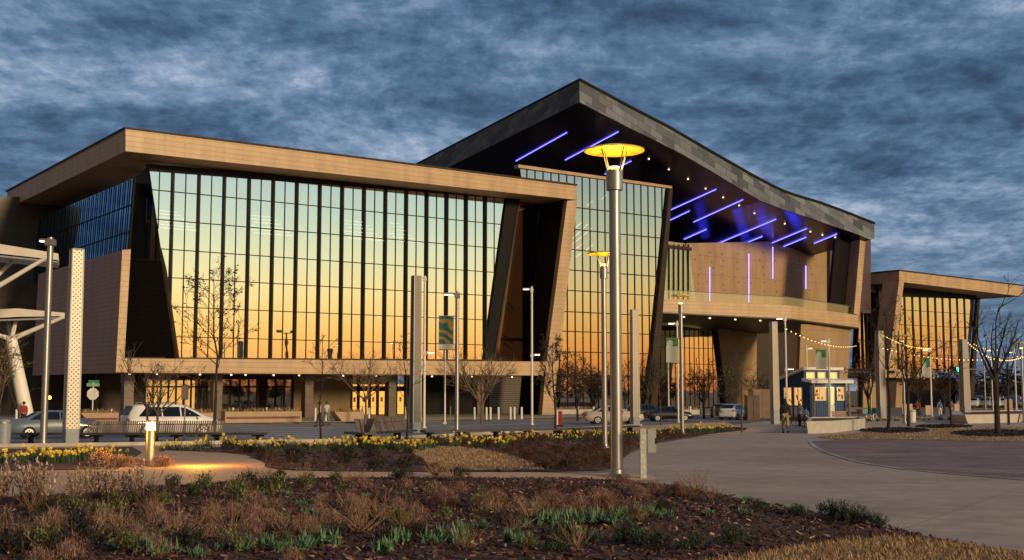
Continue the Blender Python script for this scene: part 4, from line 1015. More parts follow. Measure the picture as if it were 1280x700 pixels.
# grey street bin at the left edge, brown cabinets by the kiosk
g = gnd(4, 555); t = thing('litter_bin', 'grey litter bin cut off by the left edge', 'bin', g)
part(MB().lathe((0, 0, 0), [(0, 0), (.26, 0), (.28, .85), (.2, .95), (0, .97)], 14), 'body', GREYP, t, smooth=True); part(MB().lathe((0, 0, 0), [(.285, .80), (.285, .86)], 14), 'rim', STEEL, t)
def cabinet(px0, px1, yb, yt, label, m, d=1.2):
    a, b = gnd(px0, yb), gnd(px1, yb); h = zat(px0, yt, a) - a.z; w = b.x - a.x; t = thing('utility_cabinet', label, 'utility cabinet', ((a.x + b.x) / 2, a.y, a.z))
    part(MB().box((0, d / 2, h / 2), (w, d, h)), 'cabinet_body', m, t, bevel=.03)
    for s in (-1, 1): dr = part(MB().box((s * w * .245, -.012, h * .5), (w * .46, .03, h * .9)), 'cabinet_door', m, t, bevel=.008); part(MB().box((s * w * .06, -.04, h * .5), (.03, .03, .2)), 'handle', STEEL, dr)
    part(MB().box((0, d / 2, h + .03), (w * 1.03, d * 1.03, .06)), 'lid', m, t)
cabinet(934, 950, 525.5, 495, 'dark brown utility cabinet between the white car and the tower', mat('brown_cab', (.14, .09, .06), .6))
cabinet(941, 964, 523, 487, 'larger tan utility enclosure behind the dark brown cabinet', mat('tan_cab', (.27, .18, .12), .6), 2.0)

# traffic lights on mast arms
def mast(px, py, ptop, arm_px, arm_y, sig, label, green):
    g = gnd(px, py); h = zat(px, ptop, g) - g.z; za = zat(px, arm_y, g) - g.z; xa = at(arm_px, arm_y, g.y).x - g.x
    t = thing('traffic_signal', label, 'traffic light', g)
    part(MB().tube((0, 0, 0), (0, 0, h), .12, .09, 10), 'pole', STEEL, t, smooth=True); part(MB().tube((0, 0, za), (xa, 0, za + .08), .09, .05, 8), 'mast_arm', STEEL, t)
    for s in sig:
        x = at(s, arm_y, g.y).x - g.x
        hs = part(MB().box((x, -.12, za + .05), (1.05 if green else .9, .22, .52 if green else .34)), 'signal_head', BLACK, t, bevel=.02)
        for k, c in enumerate(('dark', 'dark', 'green')):
            on = green and c == 'green'
            part(MB().lathe((0, 0, 0), [(0, 0), (.24 if on else .13, 0), (.24 if on else .13, .03), (0, .03)], 12), 'green_lens' if on else 'unlit_lens', emit('green_signal', (.03, 1.0, .30), 9) if on else BLACK, hs).matrix_local = Matrix.Translation((x - .3 + .3 * k, -.24, za + .05)) @ Matrix.Rotation(R(90), 4, 'X')
mast(1241, 516, 445, 1160, 462, (1193.5,), 'mast arm traffic light showing green before the right wing', True)
mast(1089, 514, 462, 1056, 465.5, (1113,), 'traffic signal mast beside the blue kiosk with white pole', False)
# ------------------------------------------------------------------ the white branching canopies at the left edge
CAN = mat('canopy_white', (.80, .74, .67), .5, var=.08, scale=1.5)
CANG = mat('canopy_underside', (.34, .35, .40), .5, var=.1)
def canopy(label, Y, col_foot, col_head, roof_px, under_px, struts, depth=7.0):
    o = Vector((at(*col_foot, Y).x, Y, gz(Y))); t = thing('branching_canopy', label, 'canopy', o)
    f, hd = at(*col_foot, Y), at(*col_head, Y); f.z = gz(Y)
    part(MB().tube(f - o, hd - o, .46, .36, 16), 'column', CAN, t, smooth=True)
    q = [at(*p, Y) - o for p in roof_px]; V = Vector((-.35, .94, .05)) * depth
    part(MB().prism(q, V), 'roof', CAN, t)
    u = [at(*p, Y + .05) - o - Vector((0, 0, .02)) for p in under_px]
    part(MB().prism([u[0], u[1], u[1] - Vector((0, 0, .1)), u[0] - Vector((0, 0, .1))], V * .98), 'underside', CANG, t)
    for x, y, dy in struts: part(MB().tube(hd - o, at(x, y, Y + dy) - o, .17, .11, 8), 'branch', CAN, t, smooth=True)
canopy('lower white canopy at the far left on one leaning branching column', 78, (37, 528), (14, 424), [(-90, 390), (22, 385.5), (81, 391), (81, 395), (22, 396), (-90, 402)], [(-90, 402), (80, 396)], [(-14, 415, 0), (10, 401, 3), (21, 397, 1.5), (80, 396, 0)])
canopy('upper white canopy at the far left rising above the lower one', 70, (-46, 545), (-40, 380), [(-120, 290), (0, 305), (73, 317), (73, 325), (0, 317), (-120, 304)], [(-120, 306), (72, 326)], [(58, 322, 0), (20, 322, 3), (-80, 310, 0)])

# ------------------------------------------------------------------ vehicles
TYRE = mat('tyre_rubber', (.012, .012, .012), .85); RIM = mat('alloy_rim', (.45, .45, .46), .35, .8)
CARGL = mat('car_glass', (.006, .008, .011), .06, spec=.6, var=.05); RED = mat('tail_lamp', (.35, .01, .01), .25); HEADL = mat('head_lamp', (.7, .7, .68), .15)
def lerp(a, b, t): return a + (b - a) * t
def interp(tab, x):
    for (x0, y0), (x1, y1) in zip(tab, tab[1:]):
        if x <= x1: return lerp(y0, y1, max(0, (x - x0) / (x1 - x0)))
    return tab[-1][1]
def car_mesh(L, Wd, top, belt, roof_x, paint):
    # x runs from the tail (0) to the nose (L); top = roof profile, belt = shoulder profile, roof_x = where the glass house is
    xs = sorted(set([0, .06, .2] + [L * i / 26 for i in range(1, 26)] + [L - .2, L - .06, L])); rings = []
    for x in xs:
        e = min(x, L - x); rw = Wd / 2 * (1 - .16 * max(0, 1 - e / .55) ** 2); zb = .22 + .14 * max(0, 1 - e / .5) ** 2
        zt = interp(top, x); zs = min(interp(belt, x), zt - .02); ins = .20 * max(0, min(1, (zt - zs) / .45))
        rings.append([(0, zb), (rw * .86, zb), (rw * .985, zb + .12), (rw, .55), (rw * .985, zs - .06), (rw * .95, zs), (rw * (.93 - ins), zt - .05), (rw * (.84 - ins), zt), (0, zt + .012)])
    vs = []; fs = []; m = len(rings[0])
    for s in (1, -1):
        b = len(vs)
        for x, r in zip(xs, rings): vs += [(x, s * y, z) for y, z in r]
        for i in range(len(xs) - 1):
            for k in range(m - 1): fs.append((b + i * m + k, b + i * m + k + 1, b + (i + 1) * m + k + 1, b + (i + 1) * m + k))
        fs.append(tuple(b + k for k in range(m))); fs.append(tuple(b + (len(xs) - 1) * m + k for k in range(m)))
    mb = MB(); mb.add(vs, fs); return mb, lambda x, z: side_y(x, z, xs, rings)
def side_y(x, z, xs, rings):
    i = max(0, min(len(xs) - 2, sum(1 for v in xs if v <= x) - 1)); t = (x - xs[i]) / (xs[i + 1] - xs[i])
    def yy(r):
        q = r[1:8]
        for (y0, z0), (y1, z1) in zip(q, q[1:]):
            if z0 <= z <= z1: return lerp(y0, y1, (z - z0) / max(1e-6, z1 - z0))
        return q[-1][0]
    return lerp(yy(rings[i]), yy(rings[i + 1]), t)
CARS = {
 'sedan': dict(L=4.7, W=1.80, top=[(0, .86), (.12, .98), (.75, 1.02), (1.35, 1.36), (1.9, 1.44), (2.6, 1.43), (3.35, 1.04), (4.2, .90), (4.6, .74), (4.7, .62)], belt=[(0, .80), (2, .92), (3.3, .90), (4.7, .6)], win=[(.98, .98), (1.45, 1.31), (2.0, 1.37), (2.55, 1.36), (3.12, .98)], ws=(2.68, 3.3), rw=(.80, 1.32), wx=(.95, 3.75), wr=.32),
 'minivan': dict(L=5.0, W=1.95, top=[(0, .95), (.05, 1.1), (.30, 1.62), (.6, 1.70), (2.2, 1.74), (3.0, 1.68), (3.55, 1.42), (4.05, 1.12), (4.7, .95), (5.0, .70)], belt=[(0, 1.0), (2, 1.04), (4.0, 1.0), (5, .65)], win=[(.55, 1.10), (.62, 1.52), (1.0, 1.58), (2.9, 1.58), (3.35, 1.38), (3.85, 1.06)], ws=(3.05, 3.95), rw=(.07, .30), wx=(.95, 3.95), wr=.35),
 'suv': dict(L=4.6, W=1.86, top=[(0, .9), (.06, 1.12), (.45, 1.52), (.9, 1.62), (2.3, 1.64), (2.7, 1.58), (3.4, 1.14), (4.3, 1.0), (4.6, .72)], belt=[(0, 1.0), (2, 1.04), (3.3, 1.02), (4.6, .7)], win=[(.55, 1.10), (.75, 1.44), (1.1, 1.52), (2.4, 1.53), (2.7, 1.46), (3.2, 1.08)], ws=(2.75, 3.36), rw=(.10, .45), wx=(.92, 3.7), wr=.36)}
def make_car(kind, paint, name, label, cat='car', racks=False, detail=True):
    S = CARS[kind]; t = thing(name, label, cat); L, Wd = S['L'], S['W']
    mb, sy = car_mesh(L, Wd, S['top'], S['belt'], None, paint)
    mb.v = [v - Vector((L / 2, 0, 0)) for v in mb.v]
    bm_o = part(mb, 'body', paint, t, smooth=True)
    bm = bmesh.new(); bm.from_mesh(bm_o.data); bmesh.ops.remove_doubles(bm, verts=bm.verts, dist=1e-4); bmesh.ops.recalc_face_normals(bm, faces=bm.faces); bm.to_mesh(bm_o.data); bm.free()
    for p in bm_o.data.polygons: p.use_smooth = True
    for s in (1, -1):
        w = S['win']; lo = [(w[0][0], w[0][1])] + [(lerp(w[0][0], w[-1][0], i / 8), lerp(w[0][1], w[-1][1], i / 8)) for i in range(1, 8)] + [w[-1]]
        mb = MB(); 
        for i in range(8):
            (xa, za), (xb, zb) = lo[i], lo[i + 1]; ta, tb = interp(w, xa), interp(w, xb)
            P4 = [(xa, za), (xb, zb), (xb, max(tb, zb + .005)), (xa, max(ta, za + .005))]
            mb.quad(*[(x - L / 2, s * (sy(x, z) + .012), z) for x, z in P4])
        wo = part(mb, 'side_window', CARGL, t, recalc=False)
        for xc in (lerp(w[0][0], w[-1][0], .36), lerp(w[0][0], w[-1][0], .66)):
            zt = interp(w, xc); z0 = w[0][1] - .02
            part(MB().quad(*[(x - L / 2, s * (sy(x, z) + .020), z) for x, z in ((xc, z0), (xc + .07, z0), (xc + .05, zt), (xc - .02, zt))]), 'pillar', paint, wo, recalc=False)
            part(MB().box((xc - .25 - L / 2, s * (sy(xc, .9) + .01), .88), (.18, .03, .035)), 'door_handle', paint, t)
    for nm, (xa, xb) in (('windscreen', S['ws']), ('rear_window', S['rw'])):
        mb = MB()
        for i in range(4):
            x0, x1 = lerp(xa, xb, i / 4), lerp(xa, xb, (i + 1) / 4); q = []
            for x, s in ((x0, -1), (x1, -1), (x1, 1), (x0, 1)):
                z = interp(S['top'], x); yy = (Wd / 2) * .68; q.append((x - L / 2, s * yy, z + .016))
            mb.quad(*q)
        part(mb, nm, CARGL, t, recalc=False)
    for x in S['wx']:
        for s in (1, -1):
            r = S['wr']; y = s * (Wd / 2 - .10); wh = part(MB().tube((x - L / 2, y - .11, r), (x - L / 2, y + .11, r), r, n=20), 'wheel', TYRE, t, smooth=True)
            part(MB().tube((x - L / 2, y + s * .10, r), (x - L / 2, y + s * .118, r), r * .66, n=16), 'rim', RIM, wh)
            hub = MB()
            for k in range(5):
                a = k * 1.2566; hub.tube((x - L / 2 + math.cos(a) * r * .33, y + s * .122, r + math.sin(a) * r * .33), (x - L / 2 + math.cos(a + .6) * r * .34, y + s * .122, r + math.sin(a + .6) * r * .34), r * .12, n=5)
            part(hub, 'spoke_gaps', BLACK, wh)
    zt = .84 if kind == 'sedan' else 1.0
    for s in (1, -1):
        part(MB().box((-L / 2 + .07, s * Wd * .36, zt - .08), (.16, .34, .20)), 'tail_light', RED, t, bevel=.04)
        part(MB().box((L / 2 - .17, s * Wd * .34, .70), (.24, .36, .15)), 'headlight', HEADL, t, bevel=.04)
        part(MB().box((S['ws'][1] - L / 2 - .3, s * (Wd / 2 + .06), 1.0), (.12, .20, .14)), 'mirror', paint, t, bevel=.03)
    part(MB().box((-L / 2 + .03, 0, .70), (.04, .42, .14)), 'number_plate', WHITE, t); part(MB().box((-L / 2 + .08, 0, .40), (.12, Wd * .8, .12)), 'bumper', BLACK, t, bevel=.03)
    if racks:
        for s in (1, -1): part(MB().path([(-1.7, s * .62, 1.74), (-1.6, s * .62, 1.80), (.1, s * .62, 1.81), (.25, s * .62, 1.74)], .02, 5), 'roof_rail', STEEL, t)
    return t
def paint(name, c, rough=.28): return mat(name, c, rough, .0, var=.04, coat=.6, spec=.5)
def park(t, px, py, heading, sc=1.0):
    p = gnd(px, py); return place(t, p + Vector((0, 0, .01)), heading, sc)
park(make_car('minivan', paint('white_car_paint', (.72, .70, .68)), 'minivan', 'white minivan with roof rails stopped on the street behind the long bench', 'minivan', True), 213, 546, R(33), .90)
park(make_car('sedan', paint('blue_grey_paint', (.11, .145, .19)), 'sedan_car', 'blue grey sedan half hidden behind the left lamp post and tower'), 70, 548, R(28), .88)
park(make_car('sedan', paint('silver_beige_paint', (.42, .37, .31)), 'sedan_car', 'silver beige sedan behind the tallest lamp post'), 766, 530.0, R(8), .95)
park(make_car('sedan', paint('black_paint', (.010, .011, .014)), 'sedan_car', 'black sedan nearest the slim disc lamp post under the balcony'), 836, 526.5, R(10), .84)
park(make_car('suv', paint('black_paint_two', (.014, .014, .016)), 'suv_car', 'black sport utility car just left of the black sedan, behind the light tower'), 808, 525.0, R(10), .82)
park(make_car('suv', paint('white_suv_paint', (.75, .73, .70)), 'suv_car', 'white sport utility car near the brown utility cabinet'), 917, 524.5, R(62), .84)
park(make_car('suv', paint('grey_suv_paint', (.07, .075, .08)), 'suv_car', 'dark grey car tucked behind the white sport utility car'), 904, 521.8, R(62), .8)
# distant car park on the right: one car of each colour, then copies
far = [make_car('sedan', paint('far_white', (.6, .6, .6)), 'sedan_car', 'distant white sedan in the car park beyond the long planter wall'),
       make_car('suv', paint('far_dark', (.02, .022, .028)), 'suv_car', 'distant dark sport utility car in the car park beyond the long planter wall'),
       make_car('sedan', paint('far_grey', (.20, .21, .22)), 'sedan_car', 'distant grey sedan in the car park beyond the long planter wall')]
r_ = random.Random(4); used = set()
for i in range(21):
    k = r_.choice((0, 0, 1, 1, 1, 2)); o = far[k] if k not in used else copy_tree(far[k]); used.add(k)
    o['group'] = ('distant white sedans', 'distant dark sport utility cars', 'distant grey sedans')[k]
    row = i % 3; park(o, 1206 + (i // 3) * 12.5 + row * 4 + r_.uniform(-2, 2), (509.5, 506.5, 504.0)[row], R(62) + r_.choice((0, math.pi)), .98)
for k in range(3):
    if k not in used: park(far[k], 1290, 509, R(62))

# ------------------------------------------------------------------ the blue kiosk
BLUE = mat('navy_boarding', (.016, .058, .15), .6, var=.2, scale=4); WOODT = mat('warm_timber', (.26, .13, .06), .6, var=.2)
g = gnd(1013, 526.5); KZ = R(27)
kt = thing('blue_kiosk', 'navy blue timber cafe kiosk with white roof edges and lit windows', 'kiosk', g, KZ)
KW, KD = 3.9, 4.1
t = kt
def kbox(nm, x0, x1, y0, y1, z0, z1, m, parent=None, bev=0.0): return part(MB().box(((x0 + x1) / 2, (y0 + y1) / 2, (z0 + z1) / 2), (x1 - x0, y1 - y0, z1 - z0)), nm, m, parent or t, bevel=bev)
hB, hF, hC = 3.45, 3.25, 4.25
wallm = MB(); wallm.add([(0, 0, .15), (KW, 0, .15), (KW, 0, hF), (0, 0, hF), (0, KD, .15), (KW, KD, .15), (KW, KD, hB - .15), (0, KD, hB - .15), (0, .7, hC - .1), (KW, .7, hC - .1), (0, .7, hF), (KW, .7, hF)],
          [(0, 1, 2, 3), (3, 2, 11, 10), (10, 11, 9, 8), (8, 9, 6, 7), (4, 7, 6, 5), (0, 3, 10, 8, 7, 4), (1, 5, 6, 9, 11, 2), (0, 4, 5, 1)])
part(wallm, 'wall', BLUE, t)
bats = MB()
for i in range(16): y = .15 + i * .25; z = lerp(hC, hB, max(0, (y - .7) / (KD - .7))) - .2 if y > .75 else hF - .05; bats.box((-.012, y, (z + .2) / 2), (.03, .035, z - .2))
for i in range(15): bats.box((.15 + i * .26, -.012, 1.7), (.03, .03, 3.0))
part(bats, 'battens', mat('navy_batten', (.008, .024, .065), .6), t)
rf = MB(); rf.prism([(-.25, .45, hC), (-.25, .45, hC + .22), (-.25, KD + .3, hB + .02), (-.25, KD + .3, hB - .2)], (KW + .5, 0, 0)); part(rf, 'roof', WHITE, t)
aw = MB(); aw.prism([(-.25, -.55, hF - .12), (-.25, -.55, hF + .12), (-.25, .7, hF + .3), (-.25, .7, hF + .06)], (KW + .65, 0, 0)); part(aw, 'porch_roof', WHITE, t)
KLIT = emit('kiosk_lit', (1.0, .50, .15), .9); KLIT2 = emit('kiosk_clerestory', (1.0, .72, .20), 1.1)
def kwin(x0, x1, z0, z1, m, face='front', cross=True, y=-.0, inside=True):
    def P_(u, z, d): return (u, y - d, z) if face == 'front' else (-d, u, z)
    fr = MB()
    for a0, a1, b0, b1 in ((x0, x1, z0 - .07, z0), (x0, x1, z1, z1 + .07), (x0 - .07, x0, z0 - .07, z1 + .07), (x1, x1 + .07, z0 - .07, z1 + .07)) + (((((x0 + x1) / 2 - .03), (x0 + x1) / 2 + .03, z0, z1),) if cross else ()):
        fr.prism([P_(a0, b0, .02), P_(a1, b0, .02), P_(a1, b1, .02), P_(a0, b1, .02)], Vector(P_(0, 0, .06)) - Vector(P_(0, 0, 0)))
    w = part(fr, 'window', WHITE, t); part(MB().quad(P_(x0, z0, .03), P_(x1, z0, .03), P_(x1, z1, .03), P_(x0, z1, .03)), 'pane', m, w, recalc=False)
    if inside:
        mb = MB(); rr = random.Random(int(x0 * 100))
        for _ in range(7):
            u = rr.uniform(x0 + .1, x1 - .1); z_ = rr.uniform(z0, z1 - .25); mb.quad(P_(u - .08, z_, .034), P_(u + .08, z_, .034), P_(u + .07, z_ + rr.uniform(.1, .3), .034), P_(u - .07, z_ + .2, .034))
        part(mb, 'shelf_goods', mat('shelf_goods', (.12, .04, .015), .7), w, recalc=False)
    return w
kwin(.45, 1.62, 1.75, 2.75, KLIT); kwin(2.95, 3.6, 1.75, 2.75, KLIT)
for x0, x1 in ((.25, 1.05), (1.5, 2.2), (2.65, 3.5)): kwin(x0, x1, 3.60, 4.0, KLIT2, y=.7, inside=False, cross=False)
dr = part(MB().box((2.28, -.02, 1.5), (.66, .06, 2.65)), 'door', WHITE, t, bevel=.01); part(MB().box((2.28, -.055, 2.05), (.44, .02, 1.35)), 'door_glass', KLIT2, dr); part(MB().box((2.52, -.08, 1.35), (.04, .05, .14)), 'handle', BLACK, dr)
for x in (.95, 2.25): kwin(x, x + .9, 1.3, 2.75, KLIT, 'side', True)
for x in (.88, 2.18): part(MB().box((-.04, x + .52, .72), (.05, 1.05, .9)), 'shutter_panel', WHITE, t, bevel=.01)
for x in (.06, KW - .06): part(MB().box((x, -.45, 1.6), (.11, .11, 3.2)), 'porch_post', WOODT, t)
part(MB().box((KW / 2, KD / 2 - .3, .08), (KW + .2, KD + .8, .16)), 'deck', WOODT, t)
point(t, (2.2, -.3, 2.9), 14, (1, .7, .35), .1)
# wooden bench and cafe things by the kiosk
g = gnd(1052, 531); t = thing('park_bench', 'wooden bench with plank back standing before the blue kiosk', 'bench', g, R(8))
part(MB().box((0, .12, .45), (1.1, .45, .06)), 'seat', SLATW, t, bevel=.01)
pk = MB()
for i in range(4): pk.box((0, .38 + .03 * i, .55 + .13 * i), (1.1, .035, .115))
part(pk, 'backrest', mat('plank_wood', (.30, .20, .14), .7, island=.3), t)
for s in (-1, 1): part(MB().box((s * .45, .12, .21), (.07, .42, .42)), 'leg', BLACK, t)
for x, y, lb in ((992, 533, 'dark two wheeled bicycle leaning beside the walking man'), (1003, 532, 'second dark bicycle nearer the wedge planter')):
    g = gnd(x, y); t = thing('bicycle', lb, 'bicycle', g, R(20 if x < 1000 else -12)); 
    for s in (-.5, .5):
        w = MB(); 
        for k in range(18): a, b = k * 2 * math.pi / 18, (k + 1) * 2 * math.pi / 18; w.tube((s + .33 * math.cos(a), 0, .34 + .33 * math.sin(a)), (s + .33 * math.cos(b), 0, .34 + .33 * math.sin(b)), .02, n=5)
        for k in range(6): a = k * math.pi / 6; w.tube((s - .32 * math.cos(a), 0, .34 - .32 * math.sin(a)), (s + .32 * math.cos(a), 0, .34 + .32 * math.sin(a)), .004, n=3)
        part(w, 'wheel', TYRE, t)
    part(MB().tube((-.5, 0, .34), (-.1, 0, .3), .018).tube((-.1, 0, .3), (.38, 0, .82), .02).tube((-.1, 0, .3), (-.22, 0, .85), .02).tube((-.2, 0, .8), (.38, 0, .8), .02).tube((.5, 0, .34), (.36, 0, .95), .018).tube((-.5, 0, .34), (-.2, 0, .78), .014), 'frame', BLACK, t)
    part(MB().tube((.36, -.26, .98), (.36, .26, .98), .016), 'handlebar', STEEL, t); part(MB().box((-.23, 0, .89), (.24, .13, .06)), 'saddle', BLACK, t, bevel=.02)
# ------------------------------------------------------------------ people
SKIN = mat('skin', (.42, .25, .17), .6, var=.05)
def skin_mesh(name, m, root, V, E, rad, root_i=0, sub=2):
    me = bpy.data.meshes.new(name); me.from_pydata(V, E, []); o = bpy.data.objects.new(name, me); COL.objects.link(o)
    md = o.modifiers.new('skin', 'SKIN'); md.use_smooth_shade = True
    for i, sv in enumerate(me.skin_vertices[0].data):
        r = rad[i]; sv.radius = (r, r) if isinstance(r, (int, float)) else r; sv.use_root = (i == root_i)
    sb = o.modifiers.new('sub', 'SUBSURF'); sb.levels = sb.render_levels = sub
    dg = bpy.context.evaluated_depsgraph_get(); ev = o.evaluated_get(dg)
    nm = bpy.data.meshes.new_from_object(ev, depsgraph=dg); o.modifiers.clear(); o.data = nm; bpy.data.meshes.remove(me)
    nm.materials.clear(); nm.materials.append(m)
    for p in nm.polygons: p.use_smooth = True; p.material_index = 0
    o.parent = root; return o
def person(label, loc, rz, H=1.76, stride=.0, top=None, legs=None, hair=None, hood=False, arm=(0, 0), bend=(.25, .25), short=False, skirt=False, group=None, shirt_sleeve='long', lean=0.0):
    t = thing('person', label, 'person', loc, rz, group); k = H / 1.76
    v = lambda x, y, z: (x * k, y * k + lean * max(0, z - .9) * k, z * k)
    sA, sB = stride, -stride
    hip = .93; J = {}
    J['pelvis'] = v(0, 0, .96); J['belly'] = v(0, .01, 1.12); J['chest'] = v(0, 0, 1.32); J['neckb'] = v(0, -.01, 1.46); J['neck'] = v(0, .01, 1.53); J['head'] = v(0, .025, 1.63); J['crown'] = v(0, .02, 1.71)
    for s, st, n in ((-1, sA, 'L'), (1, sB, 'R')):
        J['hip' + n] = v(s * .095, 0, .90); J['knee' + n] = v(s * .10, st * .55 + .03, .49); J['ank' + n] = v(s * .105, st - (.06 if st < 0 else 0), .09 + (.05 if st < 0 else 0)); J['toe' + n] = v(s * .115, st + .15 - (.02 if st < 0 else 0), .03)
        J['sh' + n] = v(s * .185, -.01, 1.42); a = arm[0 if s < 0 else 1]; b = bend[0 if s < 0 else 1]
        J['el' + n] = v(s * .235, -.02 + math.sin(a) * .29, 1.42 - math.cos(a) * .29); e = a + b
        J['wr' + n] = v(s * .235, -.02 + math.sin(a) * .29 + math.sin(e) * .25, 1.42 - math.cos(a) * .29 - math.cos(e) * .25)
        J['pm' + n] = v(s * .23, -.02 + math.sin(a) * .29 + math.sin(e) * .33, 1.42 - math.cos(a) * .29 - math.cos(e) * .33)
    names = list(J); ix = {n: i for i, n in enumerate(names)}
    E = [('pelvis', 'belly'), ('belly', 'chest'), ('chest', 'neckb'), ('neckb', 'neck'), ('neck', 'head'), ('head', 'crown')]
    for n in 'LR': E += [('pelvis', 'hip' + n), ('hip' + n, 'knee' + n), ('knee' + n, 'ank' + n), ('ank' + n, 'toe' + n), ('chest', 'sh' + n), ('sh' + n, 'el' + n), ('el' + n, 'wr' + n), ('wr' + n, 'pm' + n)]
    RD = dict(pelvis=(.135, .10), belly=(.12, .09), chest=(.135, .10), neckb=.07, neck=.052, head=(.082, .098), crown=(.06, .07))
    for n in 'LR': RD.update({'hip' + n: .085, 'knee' + n: .055, 'ank' + n: .04, 'toe' + n: (.04, .028), 'sh' + n: .058, 'el' + n: .042, 'wr' + n: .028, 'pm' + n: (.038, .018)})
    sc = lambda r: r * k if isinstance(r, (int, float)) else (r[0] * k, r[1] * k)
    body = skin_mesh('body', SKIN, t, [J[n] for n in names], [(ix[a], ix[b]) for a, b in E], [sc(RD[n]) for n in names])
    # fingers and the features of the face, joined into the same body mesh
    mb = MB()
    for n, s in (('L', -1), ('R', 1)):
        pm = Vector(J['pm' + n]); d_ = (pm - Vector(J['wr' + n])).normalized(); side = Vector((0, 1, 0)) - d_ * d_.y; side.normalize(); inn = Vector((-s, 0, 0))
        for q, ln in ((-.026, .062), (-.009, .072), (.009, .068), (.026, .052)):
            p0 = pm + side * q * k - d_ * .01; p1 = p0 + d_ * ln * .55 * k + inn * .006; p2 = p1 + (d_ * .8 + inn * .6).normalized() * ln * .5 * k; mb.path([p0, p1, p2], [.009 * k, .008 * k, .006 * k], 6)
        p0 = pm - d_ * .05 * k + side * .028 * k; p1 = p0 + (d_ * .6 + side * .8).normalized() * .035 * k; mb.path([p0, p1, p1 + (d_ + inn * .3).normalized() * .03 * k], [.011 * k, .010 * k, .008 * k], 6)
    h = Vector(J['head'])
    mb.tube(h + Vector((0, .085, .02)) * k, h + Vector((0, .118, -.015)) * k, .008 * k, .016 * k, 6)
    for s in (-1, 1): mb.ball(h + Vector((s * .083, 0, -.005)) * k, .026 * k, 6, 4, (.4, .7, 1.1)); mb.ball(h + Vector((s * .032, .09, .015)) * k, .011 * k, 6, 4)
    mb.box(h + Vector((0, .09, -.045)) * k, (.045 * k, .012 * k, .008 * k))
    ex = mb.build('features', SKIN, None, smooth=True)
    bm = bmesh.new(); bm.from_mesh(body.data); bm.from_mesh(ex.data); bm.to_mesh(body.data); bm.free(); bpy.data.objects.remove(ex)
    if top:
        N_ = ['pelvis', 'belly', 'chest', 'neckb'] + [a + n for n in 'LR' for a in (('sh', 'el', 'wr') if shirt_sleeve == 'long' else ('sh', 'el'))]
        i2 = {n: i for i, n in enumerate(N_)}; E2 = [(i2[a], i2[b]) for a, b in E if a in i2 and b in i2]; g_ = 1.22
        V2 = [list(J[n]) for n in N_]
        if shirt_sleeve != 'long':
            for n in 'LR': p, q = Vector(J['sh' + n]), Vector(J['el' + n]); V2[i2['el' + n]] = list(p.lerp(q, .65))
        R2 = [sc(tuple(x * g_ for x in RD[n]) if isinstance(RD[n], tuple) else RD[n] * (1.35 if n[:2] in ('el', 'wr', 'sh') else 1.2)) for n in N_]
        skin_mesh('jacket' if shirt_sleeve == 'long' else 'shirt', top, t, V2, E2, R2)
    if legs:
        N_ = ['pelvis'] + [a + n for n in 'LR' for a in (('hip', 'knee') if short else ('hip', 'knee', 'ank'))]; i2 = {n: i for i, n in enumerate(N_)}
        E2 = [(i2[a], i2[b]) for a, b in E if a in i2 and b in i2]
        skin_mesh('shorts' if short else 'trousers', legs, t, [J[n] for n in N_], E2, [sc({'p': (.145, .112), 'h': .10, 'k': .078, 'a': .062}[n[0]]) for n in N_])
    sh = MB()
    for n in 'LR':
        a, b = Vector(J['ank' + n]), Vector(J['toe' + n]); sh.path([a + Vector((0, -.06, -.045)) * k, a.lerp(b, .5) + Vector((0, 0, -.01)), b], [.05 * k, .05 * k, .038 * k], 8)
    part(sh, 'shoes', BLACK, t, smooth=True)
    hm = MB(); hm.ball(h + Vector((0, -.015, .035)) * k, .112 * k, 12, 8, (.92, 1.0, .95))
    if hood: hm.ball(Vector(J['neck']) + Vector((0, -.06, -.01)) * k, .12 * k, 10, 6, (1.05, .8, .8))
    part(hm, 'hair' if not hood else 'hood', hair or BLACK, t, smooth=True)
    # give the hair a face opening: pull it back from the front
    return t
def cloth(n, c): return mat(n, c, .85, var=.2, scale=6, bump=.3, bscale=14)
HAIR = mat('dark_hair', (.02, .014, .01), .6)
BLKJ = cloth('black_jacket', (.012, .012, .014)); KHAKI = cloth('khaki_cloth', (.30, .22, .13)); WHT = cloth('white_shirt', (.60, .60, .62)); NAVY = cloth('navy_trousers', (.02, .025, .04))
BLUEC = cloth('blue_shirt', (.02, .10, .30)); REDC = cloth('red_top', (.30, .03, .03)); GREYC = cloth('grey_cloth', (.16, .17, .19)); BROWNC = cloth('brown_coat', (.16, .07, .03))
def stand(px, py): return gnd(px, py)
person('person walking away in a black hooded jacket and khaki trousers on the plaza', stand(982, 541.5), R(-8), 1.84, .24, BLKJ, KHAKI, BLKJ, True, (.15, -.25), (.7, .5))
bp = bpy.data.objects[-1] if False else None
g = stand(982, 541.5)
person('small person in a blue top and bare legs beside the bicycles', stand(1008, 534), R(30), 1.38, .12, BLUEC, cloth('shorts_cloth', (.10, .10, .14)), HAIR, False, (.3, -.2), (.4, .4), True, shirt_sleeve='short')
person('person in a grey top with red sleeves standing beside the bicycles', stand(1000, 533), R(-40), 1.62, .08, GREYC, NAVY, HAIR, False, (.5, .4), (.6, .6))
person('person in a white shirt and dark trousers at the crossing, nearer the street', stand(399, 533), R(100), 1.75, .22, WHT, NAVY, HAIR, False, (.2, -.2), (.2, .2), shirt_sleeve='short')
person('second person in a white shirt at the crossing, turned towards the doors', stand(408, 531), R(40), 1.72, .16, cloth('pale_shirt', (.45, .45, .48)), GREYC, HAIR, False, (.2, -.2), (.2, .2), shirt_sleeve='short')
